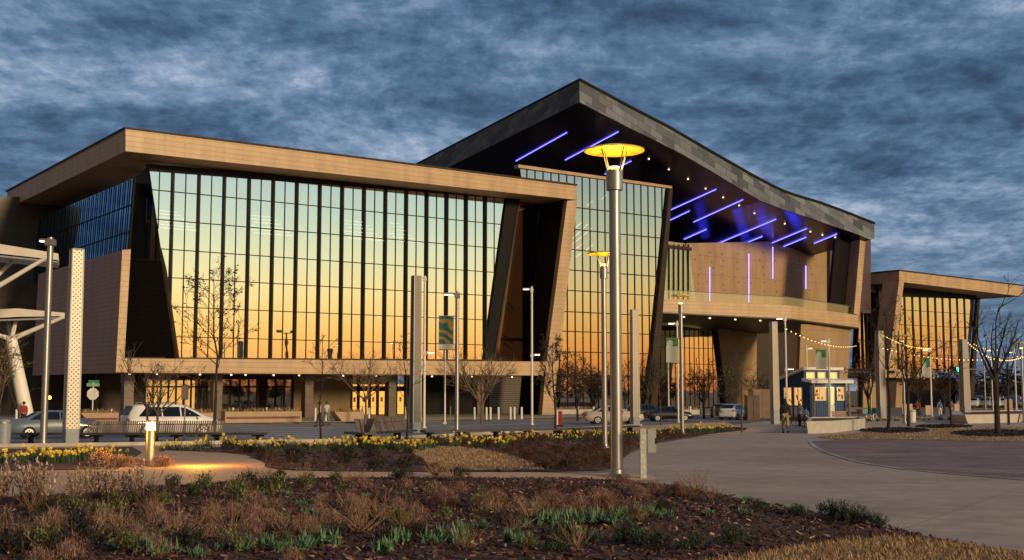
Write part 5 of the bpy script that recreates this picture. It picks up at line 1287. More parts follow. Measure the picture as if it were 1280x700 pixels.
person('person in a bright blue shirt and pale trousers near the right wing', stand(1175, 525), R(200), 1.78, .05, BLUEC, cloth('pale_trousers', (.5, .48, .45)), HAIR, False, (.1, .1), (.3, .3), shirt_sleeve='short')
person('person in a red top and dark trousers near the pale cafe screens', stand(1147, 524), R(160), 1.70, .08, REDC, NAVY, HAIR)
person('person in a brown coat beside the trunk at the right wing', stand(1190, 524), R(190), 1.72, .04, BROWNC, GREYC, HAIR)
person('person in a red top standing below the white canopies at the far left', stand(29, 536), R(60), 1.74, .1, REDC, NAVY, HAIR)
# pale cafe screens in front of the right wing
SCR = mat('pale_screen', (.52, .38, .30), .7, var=.15)
def screen(px0, px1, yb, yt, label, m):
    a, b = gnd(px0, yb), gnd(px1, yb); h = zat(px0, yt, a) - a.z; w = b.x - a.x; t = thing('cafe_screen', label, 'screen', ((a.x + b.x) / 2, a.y, a.z))
    part(MB().box((0, 0, h * .55), (w, .07, h * .8)), 'panel', m, t, bevel=.015)
    for s in (-1, 1): part(MB().box((s * w * .42, 0, h * .1), (.06, .4, h * .2)), 'foot', STEEL, t)
screen(1128, 1141, 521, 504, 'pale screen at the left end of the cafe row', SCR)
screen(1157, 1166, 521, 506, 'middle pale screen by the white banner post', SCR)
screen(1193, 1202, 521, 504, 'pale screen right of the person in brown', SCR)
screen(1256, 1266, 517, 498, 'tan notice screen among the distant parked cars', mat('tan_screen', (.40, .28, .2), .7))
# turquoise cafe chairs by the kiosk
def chair(px, py, label, m, rz):
    g = gnd(px, py); t = thing('cafe_chair', label, 'chair', g, rz)
    part(MB().box((0, 0, .45), (.5, .5, .04)), 'seat', m, t, bevel=.01); part(MB().box((0, .24, .75), (.5, .04, .42)), 'backrest', m, t, bevel=.01)
    for x in (-1, 1):
        for y in (-1, 1): part(MB().tube((x * .22, y * .22, .44), (x * .25, y * .25, 0), .016, n=5), 'leg', STEEL, t)
TQ = mat('turquoise_plastic', (.03, .22, .28), .5)
chair(1084, 525, 'turquoise cafe chair right of the blue kiosk', TQ, R(20)); chair(1091, 524, 'turquoise cafe chair nearest the white signal pole', TQ, R(-50)); chair(1076, 526, 'rust red cafe chair close to the kiosk corner', mat('rust_plastic', (.22, .05, .02), .5), R(140))
g = gnd(1140, 528); t = thing('litter_bin', 'white slatted litter bin between the two dark tree trunks', 'bin', g)
part(MB().lathe((0, 0, 0), [(0, 0), (.3, 0), (.34, .95), (.28, 1.0), (0, 1.0)], 12), 'body', WHITE, t, smooth=True); part(MB().lathe((0, 0, 0), [(.35, .85), (.35, .95)], 12), 'rim', GREYP, t)

# ------------------------------------------------------------------ festoon lights
CABLE = mat('black_cable', (.02, .02, .02), .6)
def festoon(p0, p1, Y0, Y1, sag, n, label, r=.07):
    a, b = at(*p0, Y0), at(*p1, Y1); t = thing('festoon_lights', label, 'string lights', a); pts = []
    for i in range(n * 2 + 1):
        u = i / (n * 2); p = a.lerp(b, u) - Vector((0, 0, sag * 4 * u * (1 - u))); pts.append(p - a)
    part(MB().path(pts, .012, 4), 'cable', CABLE, t)
    proto = None
    for i in range(1, n * 2, 2):
        if proto is None:
            proto = part(MB().ball((0, 0, -.1), r, 8, 6), 'bulb', BULB, t); proto.location = pts[i]
        else:
            c = proto.copy(); COL.objects.link(c); c.location = pts[i]
festoon((980, 408), (1071, 431), 72, 118, .5, 24, 'string of warm bulbs from the kiosk tower across the lower right wall', .036)
festoon((1102, 416), (1164, 434), 90, 84, .3, 30, 'bright dense string of bulbs between the link tower and the banner lamp', .036)
festoon((1101, 433), (1280, 443), 92, 92, 0.6, 32, 'long sparse string of bulbs in front of the right wing glass', .034)
festoon((1209, 426), (1282, 443), 90, 80, .75, 30, 'bright dense string of bulbs running off the right edge', .036)
festoon((1216, 428), (1250, 436), 96, 110, .2, 13, 'short sparse string of bulbs behind the right tower', .034)

# ------------------------------------------------------------------ bare trees
BARK = mat('grey_bark', (.085, .062, .048), .9, var=.3, scale=6, bump=.6, bscale=20); DBARK = mat('dark_bark', (.030, .022, .018), .9, var=.3, scale=6, bump=.6, bscale=20); TBARK = mat('tan_bark', (.16, .11, .075), .9, var=.3, scale=6)
BUD = mat('dry_leaf', (.05, .032, .014), .8, island=.4); RUST = mat('rust_leaf', (.10, .05, .015), .8, island=.5); WILL = mat('yellow_green_leaf', (.12, .11, .03), .8, island=.5)
def rot_about(v, ax, a): return Matrix.Rotation(a, 3, ax) @ v
def bare_tree(px, pb, pt, wpx, label, kind='upright', seed=1, m=BARK, leaf=None, nleaf=0, tr=None, group=None, gap=.35, lsz=.05, dens=1.0):
    r = random.Random(seed); g = gnd(px, pb); h = zat(px, pt, g) - g.z; sp = wpx * pxm(g.y) * .5
    t = thing('bare_tree', label, 'tree', g, r.uniform(0, 6)); tr = tr or h * .011 + .03
    trunk = MB(); br = MB(); tips = []
    def branch(p, d, ln, rad, lev, mb):
        n = 4 if lev < 2 else 3; pts = [p]; rr = [rad]; q = p.copy(); dd = d.copy()
        for i in range(n):
            dd = (dd + Vector((r.gauss(0, .10), r.gauss(0, .10), r.gauss(.05, .07)))).normalized(); q = q + dd * ln / n; pts.append(q.copy()); rr.append(max(.007, rad * (1 - .75 * (i + 1) / n)))
        mb.path(pts, rr, 5 if lev < 1 else 4 if lev < 2 else 3)
        if lev >= 1: tips.append(pts[-1]); tips.append(pts[-2])
        if lev < 3:
            for _ in range(max(1, int((5, 4, 3)[lev] * dens + r.random() - .3))):
                u = r.uniform(.3, .98); i = min(int(u * n), n - 1); b = pts[i].lerp(pts[i + 1], u * n - i); ax = dd.orthogonal().normalized(); ax = rot_about(ax, dd, r.uniform(0, 6.28))
                branch(b, rot_about(dd, ax, r.uniform(.4, .85)), ln * r.uniform(.35, .6), max(.008, rad * .5), lev + 1, mb)
    if kind == 'upright':
        pts = [Vector((0, 0, -.1))]; rr = [tr * 1.15]; q = Vector((0, 0, 0))
        for i in range(8): q = Vector((r.gauss(0, .008) * h + q.x * .8, r.gauss(0, .008) * h + q.y * .8, h * (i + 1) / 8)); pts.append(q.copy()); rr.append(max(.012, tr * (1 - .9 * (i + 1) / 8)))
        trunk.path(pts, rr, 8); nb = int(15 * dens + 3)
        for i in range(nb):
            u = gap + (.97 - gap) * (i + r.random()) / nb; k = min(int(u * 8), 7); b = pts[k + 1].lerp(pts[min(k + 2, 8)], 0) if k < 8 else pts[8]; b = Vector((0, 0, 0)).lerp(pts[8], u); b.x = lerp(pts[k].x, pts[k + 1].x, u * 8 - k); b.y = lerp(pts[k].y, pts[k + 1].y, u * 8 - k); b.z = u * h
            a = i * 2.4 + r.uniform(-.4, .4); el = R(r.uniform(25, 55)); d_ = Vector((math.cos(a) * math.cos(el), math.sin(a) * math.cos(el), math.sin(el)))
            branch(b, d_, sp * 1.15 * (1.15 - u * .75) * r.uniform(.8, 1.1), tr * .42 * (1.15 - u), 0, br)
    else:
        f = gap * h; trunk.path([Vector((0, 0, -.1)), Vector((r.gauss(0, .03), 0, f * .5)), Vector((r.gauss(0, .05), r.gauss(0, .05), f))], [tr * 1.2, tr, tr * .85], 8); top = trunk.v[-1]; c = Vector((0, 0, f))
        nb = int(8 * dens + 2)
        for i in range(nb):
            a = i * 2.4 + r.uniform(-.4, .4); lean_ = r.uniform(.15, 1.0); d_ = Vector((math.cos(a) * sp * lean_, math.sin(a) * sp * lean_, (h - f) * r.uniform(.65, .95))); ln = d_.length * .9
            branch(c - Vector((0, 0, r.uniform(0, f * .25))), d_.normalized(), ln, tr * r.uniform(.45, .7), 0, br)
    part(trunk, 'trunk', m, t, smooth=True); part(br, 'crown', m, t)
    if leaf and nleaf:
        lf = MB()
        for _ in range(nleaf):
            p = r.choice(tips) + Vector((r.gauss(0, .05), r.gauss(0, .05), r.gauss(0, .05))); M = Matrix.Rotation(r.uniform(0, 6), 3, 'Z') @ Matrix.Rotation(r.uniform(0, 6), 3, 'X'); s = lsz * r.uniform(.6, 1.4)
            lf.add([p + M @ Vector(q) for q in ((-s, 0, 0), (0, -s * .5, 0), (s, 0, 0), (0, s * .5, 0))], [(0, 1, 2, 3)])
        part(lf, 'leaves', leaf, t, recalc=False)
    return t
bare_tree(268, 549, 343, 120, 'tallest slim bare tree with dark buds standing before the mirror wall', 'upright', 3, DBARK, BUD, 420, .085, gap=.38, lsz=.065, dens=.95)
bare_tree(401, 549, 424, 62, 'thin bare sapling at the crossing in front of the shop windows', 'upright', 5, DBARK, None, 0, .05, gap=.4, dens=.6)
bare_tree(184, 551, 452, 105, 'bare spreading tree left of the bollard light', 'vase', 7, BARK, None, 0, .05, gap=.42, dens=.75)
bare_tree(196, 552, 447, 110, 'bare spreading tree directly behind the bollard light', 'vase', 8, BARK, None, 0, .055, gap=.40, dens=.75)
bare_tree(457, 529, 452, 100, 'pale bare spreading tree in front of the lit doors', 'vase', 9, TBARK, None, 0, .09, gap=.42)
bare_tree(508, 552, 425, 66, 'thin bare sapling right of the curved slatted bench', 'upright', 10, DBARK, None, 0, .05, gap=.4, dens=.6)
bare_tree(602, 530, 447, 105, 'tan bare vase shaped tree in front of the louvred wall', 'vase', 12, TBARK, None, 0, .10, gap=.3, dens=1.2)
bare_tree(693, 546, 428, 62, 'bushy upright bare tree at the foot of the tan fin', 'upright', 13, DBARK, BUD, 260, .07, gap=.3, dens=1.2)
bare_tree(722, 526, 452, 60, 'rusty leaved small tree left of the second lamp post', 'vase', 14, DBARK, RUST, 500, .09, gap=.32, lsz=.10)
bare_tree(742, 525, 458, 50, 'rusty leaved small tree directly behind the second lamp post', 'vase', 15, DBARK, RUST, 500, .09, gap=.32, lsz=.10)
bare_tree(781, 524, 458, 46, 'dark bare tree between the tallest lamp and the light tower', 'upright', 16, DBARK, None, 0, .09, gap=.3)
bare_tree(813, 524, 440, 56, 'dense bare tree at the foot of the slanted hall blade', 'vase', 17, DBARK, RUST, 160, .10, gap=.28, lsz=.08)
bare_tree(826, 532, 462, 36, 'thin bare sapling left of the slim disc lamp post', 'upright', 18, BARK, None, 0, .05, gap=.35, dens=.6)
bare_tree(880, 524, 454, 56, 'rusty bare tree in front of the lower hall glass', 'vase', 19, DBARK, RUST, 500, .10, gap=.3, lsz=.10)
bare_tree(908, 523, 462, 34, 'narrow green leaved tree beside the beige lower wall', 'upright', 20, DBARK, WILL, 260, .08, gap=.25, lsz=.10)
bare_tree(927, 541, 452, 56, 'bare sapling standing in front of the white sport utility car', 'upright', 21, BARK, None, 0, .055, gap=.35, dens=.7)
bare_tree(952, 519, 462, 62, 'broad bare tree behind the brown utility cabinet', 'vase', 22, DBARK, None, 0, .12, gap=.3, dens=1.1)
bare_tree(1110, 538.5, 384, 84, 'dark bare tree in the nearest mulch ring left of the litter bin', 'upright', 23, DBARK, BUD, 100, .105, gap=.36, lsz=.08, dens=.75)
bare_tree(1136, 533, 404, 96, 'dark bare forked tree right beside the litter bin', 'vase', 24, DBARK, BUD, 40, .10, gap=.40, lsz=.07, dens=.65)
bare_tree(1190, 531, 408, 66, 'dark bare tree in front of the right wing stripes', 'upright', 25, DBARK, None, 0, .09, gap=.38, dens=.7)
bare_tree(1247, 541, 364, 112, 'largest dark forked bare tree at the right edge against the sky', 'vase', 28, DBARK, BUD, 50, .14, gap=.44, lsz=.07, dens=.62)
bare_tree(1261, 531, 388, 70, 'dark bare tree just right of the largest forked tree', 'vase', 27, DBARK, None, 0, .09, gap=.42, dens=.6)
bare_tree(1086, 519, 448, 44, 'dense bare tree against the golden link glass', 'vase', 29, DBARK, RUST, 300, .12, gap=.3, lsz=.12)
bare_tree(1150, 519, 455, 60, 'dense dark tree under the right wing band, left one', 'vase', 30, DBARK, BUD, 500, .13, gap=.28, lsz=.14)
bare_tree(1180, 518, 458, 56, 'dense dark tree under the right wing band, beside the blue shirted person', 'vase', 31, DBARK, BUD, 500, .13, gap=.28, lsz=.14)
bare_tree(-3, 541, 418, 40, 'yellow green willowy tree at the left edge under the canopies', 'vase', 32, TBARK, WILL, 500, .07, gap=.25, lsz=.07, dens=1.0)
bare_tree(24, 534, 468, 34, 'bare brown small tree beside the canopy column', 'vase', 33, BARK, None, 0, .05, gap=.3, dens=.5)
# far trees along the horizon beyond the car park
fr = random.Random(9); FARM = mat('far_tree_twigs', (.018, .017, .018), .9, island=.3); mb = MB()
for i in range(120):
    x = 1196 + i * 1.4 + fr.uniform(-3, 3); Y = fr.uniform(230, 330); b = at(x, 488, Y); hh_ = fr.uniform(4, 9.0); b.z = gz(Y)
    mb.tube(b, b + Vector((0, 0, hh_ * .6)), .2, .1, 4)
    for _ in range(38):
        p = b + Vector((fr.gauss(0, hh_ * .22), fr.gauss(0, hh_ * .2), hh_ * (.30 + .55 * fr.random()))); s = fr.uniform(.3, .8); M = Matrix.Rotation(fr.uniform(0, 6), 3, 'Z') @ Matrix.Rotation(fr.uniform(0, 6), 3, 'X')
        mb.add([p + M @ Vector(q) for q in ((-s, 0, 0), (0, -s * .4, 0), (s, 0, 0), (0, s * .4, 0))], [(0, 1, 2, 3)])
structure(mb.build('far_woods', FARM, recalc=False), 'stuff')

# what the glass mirrors: a floodlight mast, lamp posts and woods standing to the right of and behind the photographer
def mirrored(px, dist):
    h_ = PG.hit(px, 440); d_ = ray(px, 440).normalized(); r_ = d_ - NF * 2 * d_.dot(NF); r_.z = 0; p = h_ + r_.normalized() * dist; p.z = gz(p.y); return p
p = mirrored(358, 120); t = thing('floodlight_mast', 'dark floodlight mast mirrored in the left glass wall', 'floodlight', p)
part(MB().tube((0, 0, 0), (0, 0, 13.2), .32, .2, 8), 'mast', BLACK, t)
for z in (12.8, 5.6):
    for s in (-1, 1): part(MB().tube((0, 0, z), (s * 1.3, s * .6, z + .3), .08, n=5).box((s * 1.3, s * .6, z + .45), (.9, .6, .5)), 'floodlight_head', BLACK, t)
for px, d_, hh_, lb in ((425, 90, 8.6, 'first dark lamp post mirrored beside the floodlight mast'), (300, 100, 7.2, 'second dark lamp post mirrored left of the floodlight mast'), (560, 110, 8.0, 'third dark lamp post mirrored behind the teal banner')):
    p = mirrored(px, d_); t = thing('dark_lamp_post', lb, 'street lamp', p); part(MB().tube((0, 0, 0), (0, 0, hh_), .12, .09, 8), 'pole', BLACK, t); part(MB().box((.5, .2, hh_), (1.1, .35, .14)), 'lamp_head', BLACK, t, bevel=.02)
mb = MB()
for i in range(170):
    a = R(-48 + i * .38); Dd = fr.uniform(190, 300); b = Vector((math.cos(a) * Dd, 70 + math.sin(a) * Dd, -.7)); hh_ = fr.uniform(3.5, 8.5) * (1.25 if fr.random() < .15 else .9)
    mb.tube(b, b + Vector((0, 0, hh_ * .6)), .2, .1, 4)
    for _ in range(46):
        p = b + Vector((fr.gauss(0, hh_ * .3), fr.gauss(0, hh_ * .3), hh_ * (.12 + .8 * fr.random()))); s = fr.uniform(.4, 1.0); M = Matrix.Rotation(fr.uniform(0, 6), 3, 'Z') @ Matrix.Rotation(fr.uniform(0, 6), 3, 'X')
        mb.add([p + M @ Vector(q) for q in ((-s, 0, 0), (0, -s * .5, 0), (s, 0, 0), (0, s * .5, 0))], [(0, 1, 2, 3)])
structure(mb.build('mirrored_woods', FARM, recalc=False), 'stuff')
# ------------------------------------------------------------------ planting: a few of each kind are built, the rest are copies
def blade(mb, p, d, ln, w, droop, r, seg=2):
    # a tapering blade that starts along d and bends down
    s = Vector((-d.y, d.x, 0)); s = s.normalized() if s.length > 1e-4 else Vector((1, 0, 0)); pts = []; q = p.copy(); dd = d.copy()
    for i in range(seg + 1):
        k = w * (1 - i / (seg + .15)); pts += [q - s * k, q + s * k]; q = q + dd * ln / seg; dd = (dd - Vector((0, 0, droop / seg))).normalized()
    mb.add(pts, [(2 * i, 2 * i + 1, 2 * i + 3, 2 * i + 2) for i in range(seg)])
def dirv(r, lo, hi):
    a = r.uniform(0, 6.283); e = R(r.uniform(lo, hi)); return Vector((math.cos(a) * math.cos(e), math.sin(a) * math.cos(e), math.sin(e)))
MOPM = mat('pink_brown_grass', (.31, .18, .135), .9, var=.25, scale=2, island=.55); RUSTG = mat('rust_grass', (.10, .050, .031), .9, var=.25, scale=2, island=.55)
TWIG = mat('straw_twig', (.26, .16, .09), .85, island=.45); DTWIG = mat('brown_twig', (.085, .045, .03), .85, island=.45)
SAGE = mat('sage_leaf', (.12, .215, .115), .7, var=.2, scale=8, island=.4); DGRN = mat('dark_green_leaf', (.028, .060, .022), .65, island=.5); OLV = mat('olive_leaf', (.14, .165, .05), .7, island=.5)
SEED = mat('dry_seed_head', (.50, .36, .27), .9, island=.45); DAFG = mat('daffodil_leaf', (.03, .075, .028), .6, island=.4); DAFY = mat('daffodil_petal', (.68, .52, .07), .6, island=.2); DAFO = mat('daffodil_trumpet', (.74, .46, .03), .6)
BLK = mat('dark_leaf', (.018, .022, .012), .7, island=.5)
def mop(i, m=MOPM, name='dry_grass_mop', hgt=.26):
    r = random.Random(100 + i); mb = MB(); t = thing(name, '', 'plant')
    rx, rz = hgt * r.uniform(.8, 1.05), hgt * r.uniform(.75, .95)
    for _ in range(520):
        n_ = dirv(r, 0, 90); k = r.uniform(.55, 1.0); p = Vector((n_.x * rx, n_.y * rx, n_.z * rz)) * k; p.z = max(0, p.z - .01)
        d_ = (n_ * r.uniform(.3, .9) + dirv(r, -60, 60) * .8 + Vector((0, 0, .15))).normalized(); blade(mb, p, d_, hgt * r.uniform(.25, .5), .005, r.uniform(.8, 2.2), r, 3)
    for _ in range(40): blade(mb, Vector((r.gauss(0, .05), r.gauss(0, .05), 0)), dirv(r, 30, 88), hgt * r.uniform(.8, 1.3), .004, r.uniform(.4, 1.5), r, 3)
    part(mb, 'blades', m, t, recalc=False); return t
def twiggy(i, m=TWIG):
    r = random.Random(200 + i); mb = MB(); lf = MB(); t = thing('twiggy_shrub', '', 'shrub')
    for _ in range(26):
        d = dirv(r, 20, 80); p = Vector((r.gauss(0, .05), r.gauss(0, .05), 0)); ln = r.uniform(.35, .75); q = p + d * ln * .5; e = (d + Vector((r.gauss(0, .25), r.gauss(0, .25), .1))).normalized(); s = q + e * ln * .5
        mb.path([p, q, s], [.007, .005, .003], 3)
        for _ in range(3): k = q.lerp(s, r.random()); mb.tube(k, k + (e + dirv(r, -10, 60) * .8).normalized() * r.uniform(.08, .2), .004, .002, 3)
    part(mb, 'stems', m, t)
    for _ in range(160): p = dirv(r, 0, 60) * r.uniform(.1, .38); p.z *= .6; blade(lf, p, dirv(r, 0, 80), r.uniform(.04, .08), .014, .3, r, 1)
    part(lf, 'leaves', (BLK, RUSTG)[i % 2], t, recalc=False); return t
def tuft(i, m, n, ln, w, name, lo=25):
    r = random.Random(300 + i); mb = MB(); t = thing(name, '', 'plant')
    cs = [Vector((r.gauss(0, .10), r.gauss(0, .10), 0)) for _ in range(7)]
    for _ in range(n): p = r.choice(cs) + Vector((r.gauss(0, .02), r.gauss(0, .02), r.uniform(0, .05))); blade(mb, p, dirv(r, lo, 85), ln * r.uniform(.6, 1.3), w, .35, r, 2)
    part(mb, 'leaves', m, t, recalc=False); return t
def leafy(i, m, sz=.34, n=620, name='low_shrub', stems=DTWIG):
    r = random.Random(400 + i); mb = MB(); st = MB(); t = thing(name, '', 'shrub')
    for _ in range(16): d = dirv(r, 25, 85); st.path([Vector((0, 0, 0)), d * sz * .5, d * sz + Vector((r.gauss(0, .05), r.gauss(0, .05), .05))], [.007, .005, .003], 3)
    part(st, 'stems', stems, t)
    cl = [dirv(r, 5, 85) * sz * r.uniform(.35, .95) for _ in range(22)]
    for _ in range(n):
        p = r.choice(cl) + Vector((r.gauss(0, .05), r.gauss(0, .05), r.gauss(0, .05))) * sz * 2.4; p.z = abs(p.z); blade(mb, p, dirv(r, -20, 85), r.uniform(.035, .07), .014, .3, r, 1)
    part(mb, 'leaves', m, t, recalc=False); return t
def seedhead(i):
    r = random.Random(500 + i); mb = MB(); st = MB(); t = thing('dry_seed_head_shrub', '', 'shrub')
    for _ in range(30):
        d = dirv(r, 55, 88); ln = r.uniform(.5, .95); p = Vector((r.gauss(0, .09), r.gauss(0, .09), 0)); e = p + d * ln; st.tube(p, e, .006, .003, 3)
        for k in range(13): q = p.lerp(e, r.uniform(.3, 1.0)); blade(mb, q, dirv(r, -10, 70), r.uniform(.05, .10), .022, .4, r, 1)
    part(st, 'stems', DTWIG, t); part(mb, 'foliage', SEED, t, recalc=False); return t
def daffodil(i):
    r = random.Random(600 + i); lf = MB(); st = MB(); fl = MB(); tr = MB(); t = thing('daffodil_clump', '', 'flower')
    for _ in range(34): blade(lf, Vector((r.gauss(0, .11), r.gauss(0, .09), 0)), dirv(r, 62, 88), r.uniform(.24, .36), .013, .25, r, 2)
    for _ in range(r.randint(4, 8)):
        p = Vector((r.gauss(0, .15), r.gauss(0, .11), 0)); h = r.uniform(.24, .44); c = p + Vector((r.gauss(0, .02), r.gauss(0, .02), h)); st.tube(p, c, .006, .005, 3)
        f = dirv(r, -5, 30); a = f.orthogonal().normalized(); b = f.cross(a)
        for k in range(6):
            th = k * math.pi / 3; e = a * math.cos(th) + b * math.sin(th); s_ = a * math.cos(th + 1.57) + b * math.sin(th + 1.57); fl.add([c, c + e * .035 + s_ * .022, c + e * .065 + f * .01, c + e * .035 - s_ * .022], [(0, 1, 2, 3)])
        ring0 = [c + (a * math.cos(k * 1.047) + b * math.sin(k * 1.047)) * .014 for k in range(6)]; ring1 = [c + f * .035 + (a * math.cos(k * 1.047) + b * math.sin(k * 1.047)) * .024 for k in range(6)]
        tr.add(ring0 + ring1, [(k, (k + 1) % 6, 6 + (k + 1) % 6, 6 + k) for k in range(6)])
    lf.add(st.v, st.f); part(lf, 'leaves', DAFG, t, recalc=False); part(fl, 'blossoms', DAFY, t, recalc=False); part(tr, 'blossom_centres', DAFO, t, recalc=False); return t
KID = {}
def dup(o):
    if o.name not in KID: KID[o.name] = [c for c in bpy.data.objects if c.parent == o]
    c = o.copy(); COL.objects.link(c)
    for ch in KID[o.name]: k = ch.copy(); COL.objects.link(k); k.parent = c
    return c
PR_ = random.Random(77); TAKEN = set()
def plant(protos, px, py, sc, label, group):
    o = PR_.choice(protos); fresh = o.name not in TAKEN; TAKEN.add(o.name); KID.setdefault(o.name, [c for c in bpy.data.objects if c.parent == o])
    c = o if fresh else dup(o); p = gnd(px, py); p.z += .02
    place(c, p, PR_.uniform(0, 6.28), sc * PR_.uniform(.82, 1.2), label, group); return c
MOPS = [mop(i) for i in range(4)]; RMOPS = [mop(10 + i, RUSTG, 'rust_grass_tuft', .24) for i in range(4)]; TWIGS = [twiggy(i) for i in range(4)]
SAGES = [tuft(i, SAGE, 190, .12, .015, 'sage_plant', 10) for i in range(3)]; DARKS = [leafy(i, DGRN) for i in range(3)]; OLIVES = [leafy(20 + i, OLV, .32, 420, 'olive_shrub') for i in range(2)]; SEEDS = [seedhead(i) for i in range(3)]; DAFFS = [daffodil(i) for i in range(5)]
BLACKS = [leafy(40 + i, BLK, .36, 700, 'blackish_shrub') for i in range(2)]
U = PR_.uniform
L_MOP = 'rounded mop of dry pinkish brown grass in the front bed'; G_MOP = 'pinkish dry grass mops in the front bed'
def front_ok(px, py):
    p = gnd(px, py).xy; return inside(p, GROUND_POLYS['front_bed']) and not inside(p, GROUND_POLYS['dry_grass_verge'])
# pink brown mops in drifts
for cx, cy, n, sx, sy in ((185, 655, 12, 26, 9), (290, 648, 12, 34, 10), (330, 672, 10, 40, 8), (430, 640, 16, 52, 9), (470, 660, 8, 34, 8), (590, 637, 10, 30, 7), (640, 628, 12, 52, 8), (690, 640, 8, 36, 8), (760, 625, 12, 46, 9), (820, 620, 8, 32, 7), (130, 690, 7, 60, 8), (230, 690, 6, 50, 7), (20, 660, 5, 30, 8), (540, 612, 6, 90, 5)):
    for _ in range(int(n * .52)):
        x, y = PR_.gauss(cx, sx), PR_.gauss(cy, sy)
        if y > 604 and front_ok(x, y): plant(MOPS, x, y, .82, L_MOP, G_MOP)
for _ in range(16):
    x, y = U(420, 860), U(603, 640)
    if front_ok(x, y): plant(RMOPS, x, y, .75, 'rust brown low grass tuft in the front bed', 'rust grass tufts in the front bed')
# twiggy bare shrubs
for x, y, s in ((60, 690, 1.3), (118, 672, 1.0), (150, 668, 1.2), (220, 678, 1.2), (262, 660, 1.1), (290, 672, 1.2), (345, 640, 1.0), (352, 668, 1.1), (450, 668, 1.3), (470, 655, 1.2), (505, 662, 1.0), (430, 606, .9), (448, 604, 1.0), (545, 596, 1.0), (560, 602, 1.1), (620, 648, 1.0), (660, 652, 1.0), (690, 650, 1.1), (745, 648, 1.0), (770, 640, 1.0), (800, 655, .9), (870, 618, 1.1), (862, 624, .9), (890, 628, .9), (40, 640, 1.0), (15, 685, 1.2), (190, 640, .9), (395, 676, .9), (582, 690, 1.0), (640, 668, .8), (720, 690, .9), (328, 604, .9), (380, 602, .9)):
    plant(TWIGS, x, y, s * .58, 'bare twiggy shrub with straw coloured stems in the front bed', 'twiggy shrubs in the front bed')
# green sage like plants
for x, y, s in ((350, 688, 1.1), (340, 695, .9), (395, 690, .9), (480, 688, .9), (505, 684, .8), (556, 678, 1.1), (540, 684, .9), (572, 683, .8), (608, 664, .9), (660, 660, .9), (675, 664, 1.0), (690, 668, 1.1), (705, 662, .9), (722, 660, .9), (738, 658, 1.1), (752, 662, 1.0), (772, 655, .8), (797, 652, .9), (820, 648, .9), (826, 643, .8), (912, 638, .9), (950, 634, .9), (975, 646, .8), (232, 695, 1.0), (190, 694, .9), (845, 652, .7), (890, 640, .7), (640, 676, .8), (240, 668, .6)):
    x += U(-16, 16); y += U(-9, 7)
    plant(SAGES, x, y, s * PR_.choice((.8, 1.0, 1.3)), 'clump of fresh sage green leaves in the front bed', 'sage green plants in the front bed')
for x, y, s in ((1040, 650, 1.0), (1055, 652, 1.1), (1070, 655, .9), (1090, 657, .7), (1100, 660, .6), (948, 640, .8), (1000, 645, .7), (915, 684, .9), (870, 688, .9), (780, 680, 1.0), (800, 684, .9), (700, 690, .9), (740, 684, .8), (240, 622, .9), (215, 610, .9), (330, 614, .9), (420, 602, .8), (496, 600, .9), (385, 606, .9)):
    plant(DARKS, x, y, s * .68, 'low dark green leafy shrub in the front bed', 'dark green shrubs in the front bed')
for x, y, s in ((145, 640, 1.0), (30, 632, .8), (300, 626, 1.3), (296, 618, 1.2), (340, 618, 1.2), (380, 612, .9), (428, 616, .8), (90, 638, .9), (256, 612, 1.0), (205, 632, .7), (60, 690, 1.0), (160, 695, 1.0), (300, 690, .9)):
    plant(OLIVES, x, y, s * .85, 'yellowish olive green shrub in the front bed', 'olive green shrubs in the front bed')
for _ in range(30):
    x, y = U(10, 700), U(612, 692)
    if front_ok(x, y): plant(PR_.choice((OLIVES, SAGES)), x, y, U(.4, .75), 'small fresh green tuft scattered through the front bed', 'small green tufts in the front bed')
for x, y, s in ((100, 690, 1.4), (230, 690, 1.3), (60, 650, 1.0), (170, 632, 1.1), (190, 628, 1.2), (130, 628, 1.0), (310, 606, 1.0), (350, 606, 1.2), (505, 602, .9), (575, 598, .9), (420, 676, .9), (520, 672, .9), (630, 656, .9), (700, 680, .8), (10, 695, 1.3), (820, 690, .9), (480, 680, .9), (830, 640, .8)):
    plant(BLACKS, x, y, s * .7, 'blackish small leaved shrub in the front bed', 'blackish shrubs in the front bed')
for x, y, s in ((0, 634, 1.0), (38, 632, 1.15), (45, 636, 1.0), (92, 630, .9), (105, 628, 1.0), (120, 626, 1.1), (136, 628, 1.0), (152, 627, .95), (178, 628, 1.0), (-12, 640, 1.0)):
    plant(SEEDS, x, y, s * (.66 if x > 110 else .82), 'tall shrub of pale dry seed heads at the left of the front bed', 'dry seed head shrubs at the left')
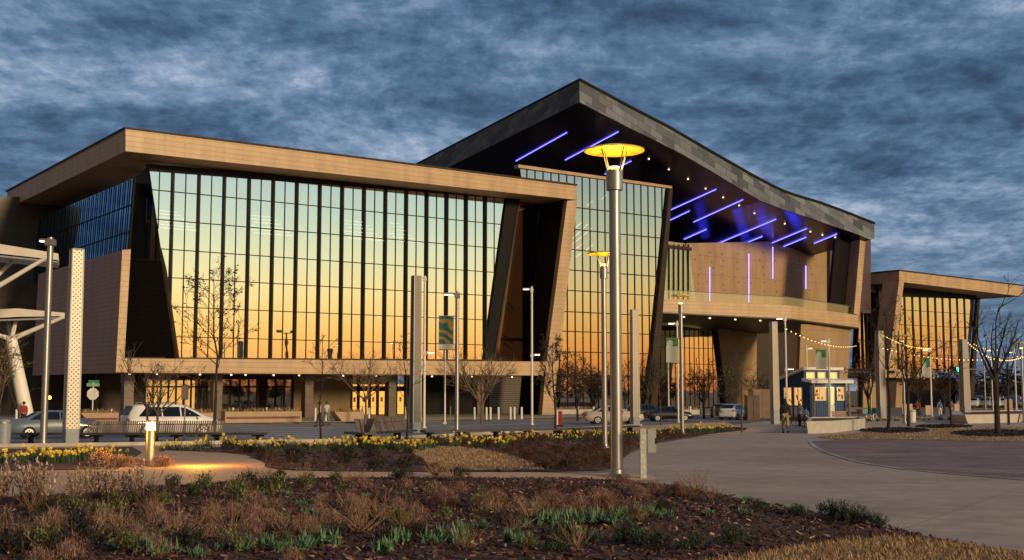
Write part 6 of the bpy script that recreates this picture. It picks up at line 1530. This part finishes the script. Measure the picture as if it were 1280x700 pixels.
# rust coloured low shrubs filling the middle bed
MB_POLY = GROUND_POLYS['planting_bed']; cnt = 0
while cnt < 170:
    x, y = U(280, 930), U(541, 588)
    p = gnd(x, y).xy
    if not inside(p, MB_POLY) or inside(p, GROUND_POLYS['dormant_lawn']): continue
    if x < 560 and PR_.random() < .55: continue
    plant(RMOPS if x > 560 else PR_.choice((RMOPS, BLACKS)), x, y, 1.15 if x > 560 else .8, 'rust brown bushy tuft in the middle planting bed' if x > 560 else 'dark brown low tuft in the middle planting bed left of the lawn', 'tufts in the middle planting bed'); cnt += 1
# the glowing dry mops round the bollard light
for x, y, s in ((118, 582, 1.3), (126, 583, 1.4), (135, 582, 1.1), (143, 584, 1.2), (150, 583, 1.2), (158, 584, 1.1), (165, 582, 1.0), (176, 583, 1.0), (196, 584, 1.0), (204, 583, 1.1), (210, 584, .9)):
    plant(MOPS, x, y, s, 'dry grass mop lit orange by the bollard light', 'dry mops round the bollard light')
# daffodils
def daffs(pts, n, jit, lab, grp):
    for i in range(n):
        u = (i + .5) / n * (len(pts) - 1); k = min(int(u), len(pts) - 2); a, b = Vector(pts[k]), Vector(pts[k + 1]); p = a.lerp(b, u - k)
        
        if PR_.random() < .12: continue
        plant(DAFFS, p.x + U(-4, 4), p.y + U(-jit, jit) * 1.2, PR_.choice((.62, .76, .9)), lab, grp)
G_D = 'daffodils in the flower beds'
daffs([(-10, 577), (60, 577), (110, 576)], 34, 2.5, 'yellow daffodil clump in the far left flower bed', G_D)
daffs([(112, 576), (160, 572)], 6, 1.5, 'yellow daffodil clump in the far left flower bed', G_D)
daffs([(198, 563), (235, 563), (268, 560)], 14, 2, 'yellow daffodil clump behind the bollard light', G_D)
daffs([(280, 563), (330, 563), (420, 562)], 26, 2.5, 'yellow daffodil clump before the street crossing', G_D)
daffs([(420, 563), (520, 560), (640, 556)], 62, 3.5, 'yellow daffodil clump before the curved bench and dark tower', G_D)
daffs([(620, 556), (700, 550), (800, 545)], 46, 3, 'yellow daffodil clump before the backless benches', G_D)
daffs([(800, 545), (860, 541), (912, 537)], 32, 2.2, 'yellow daffodil clump near the slim disc lamp post', G_D)
daffs([(1080, 526.5), (1130, 525.5), (1196, 525)], 26, .8, 'yellow daffodil clump before the right wing cafe screens', G_D)
for o in list(bpy.data.objects):      # a prototype that found no place is dropped
    if o.parent is None and o.type == 'EMPTY' and o.get('label') == '':
        for c in kids(o): bpy.data.objects.remove(c)
        bpy.data.objects.remove(o)
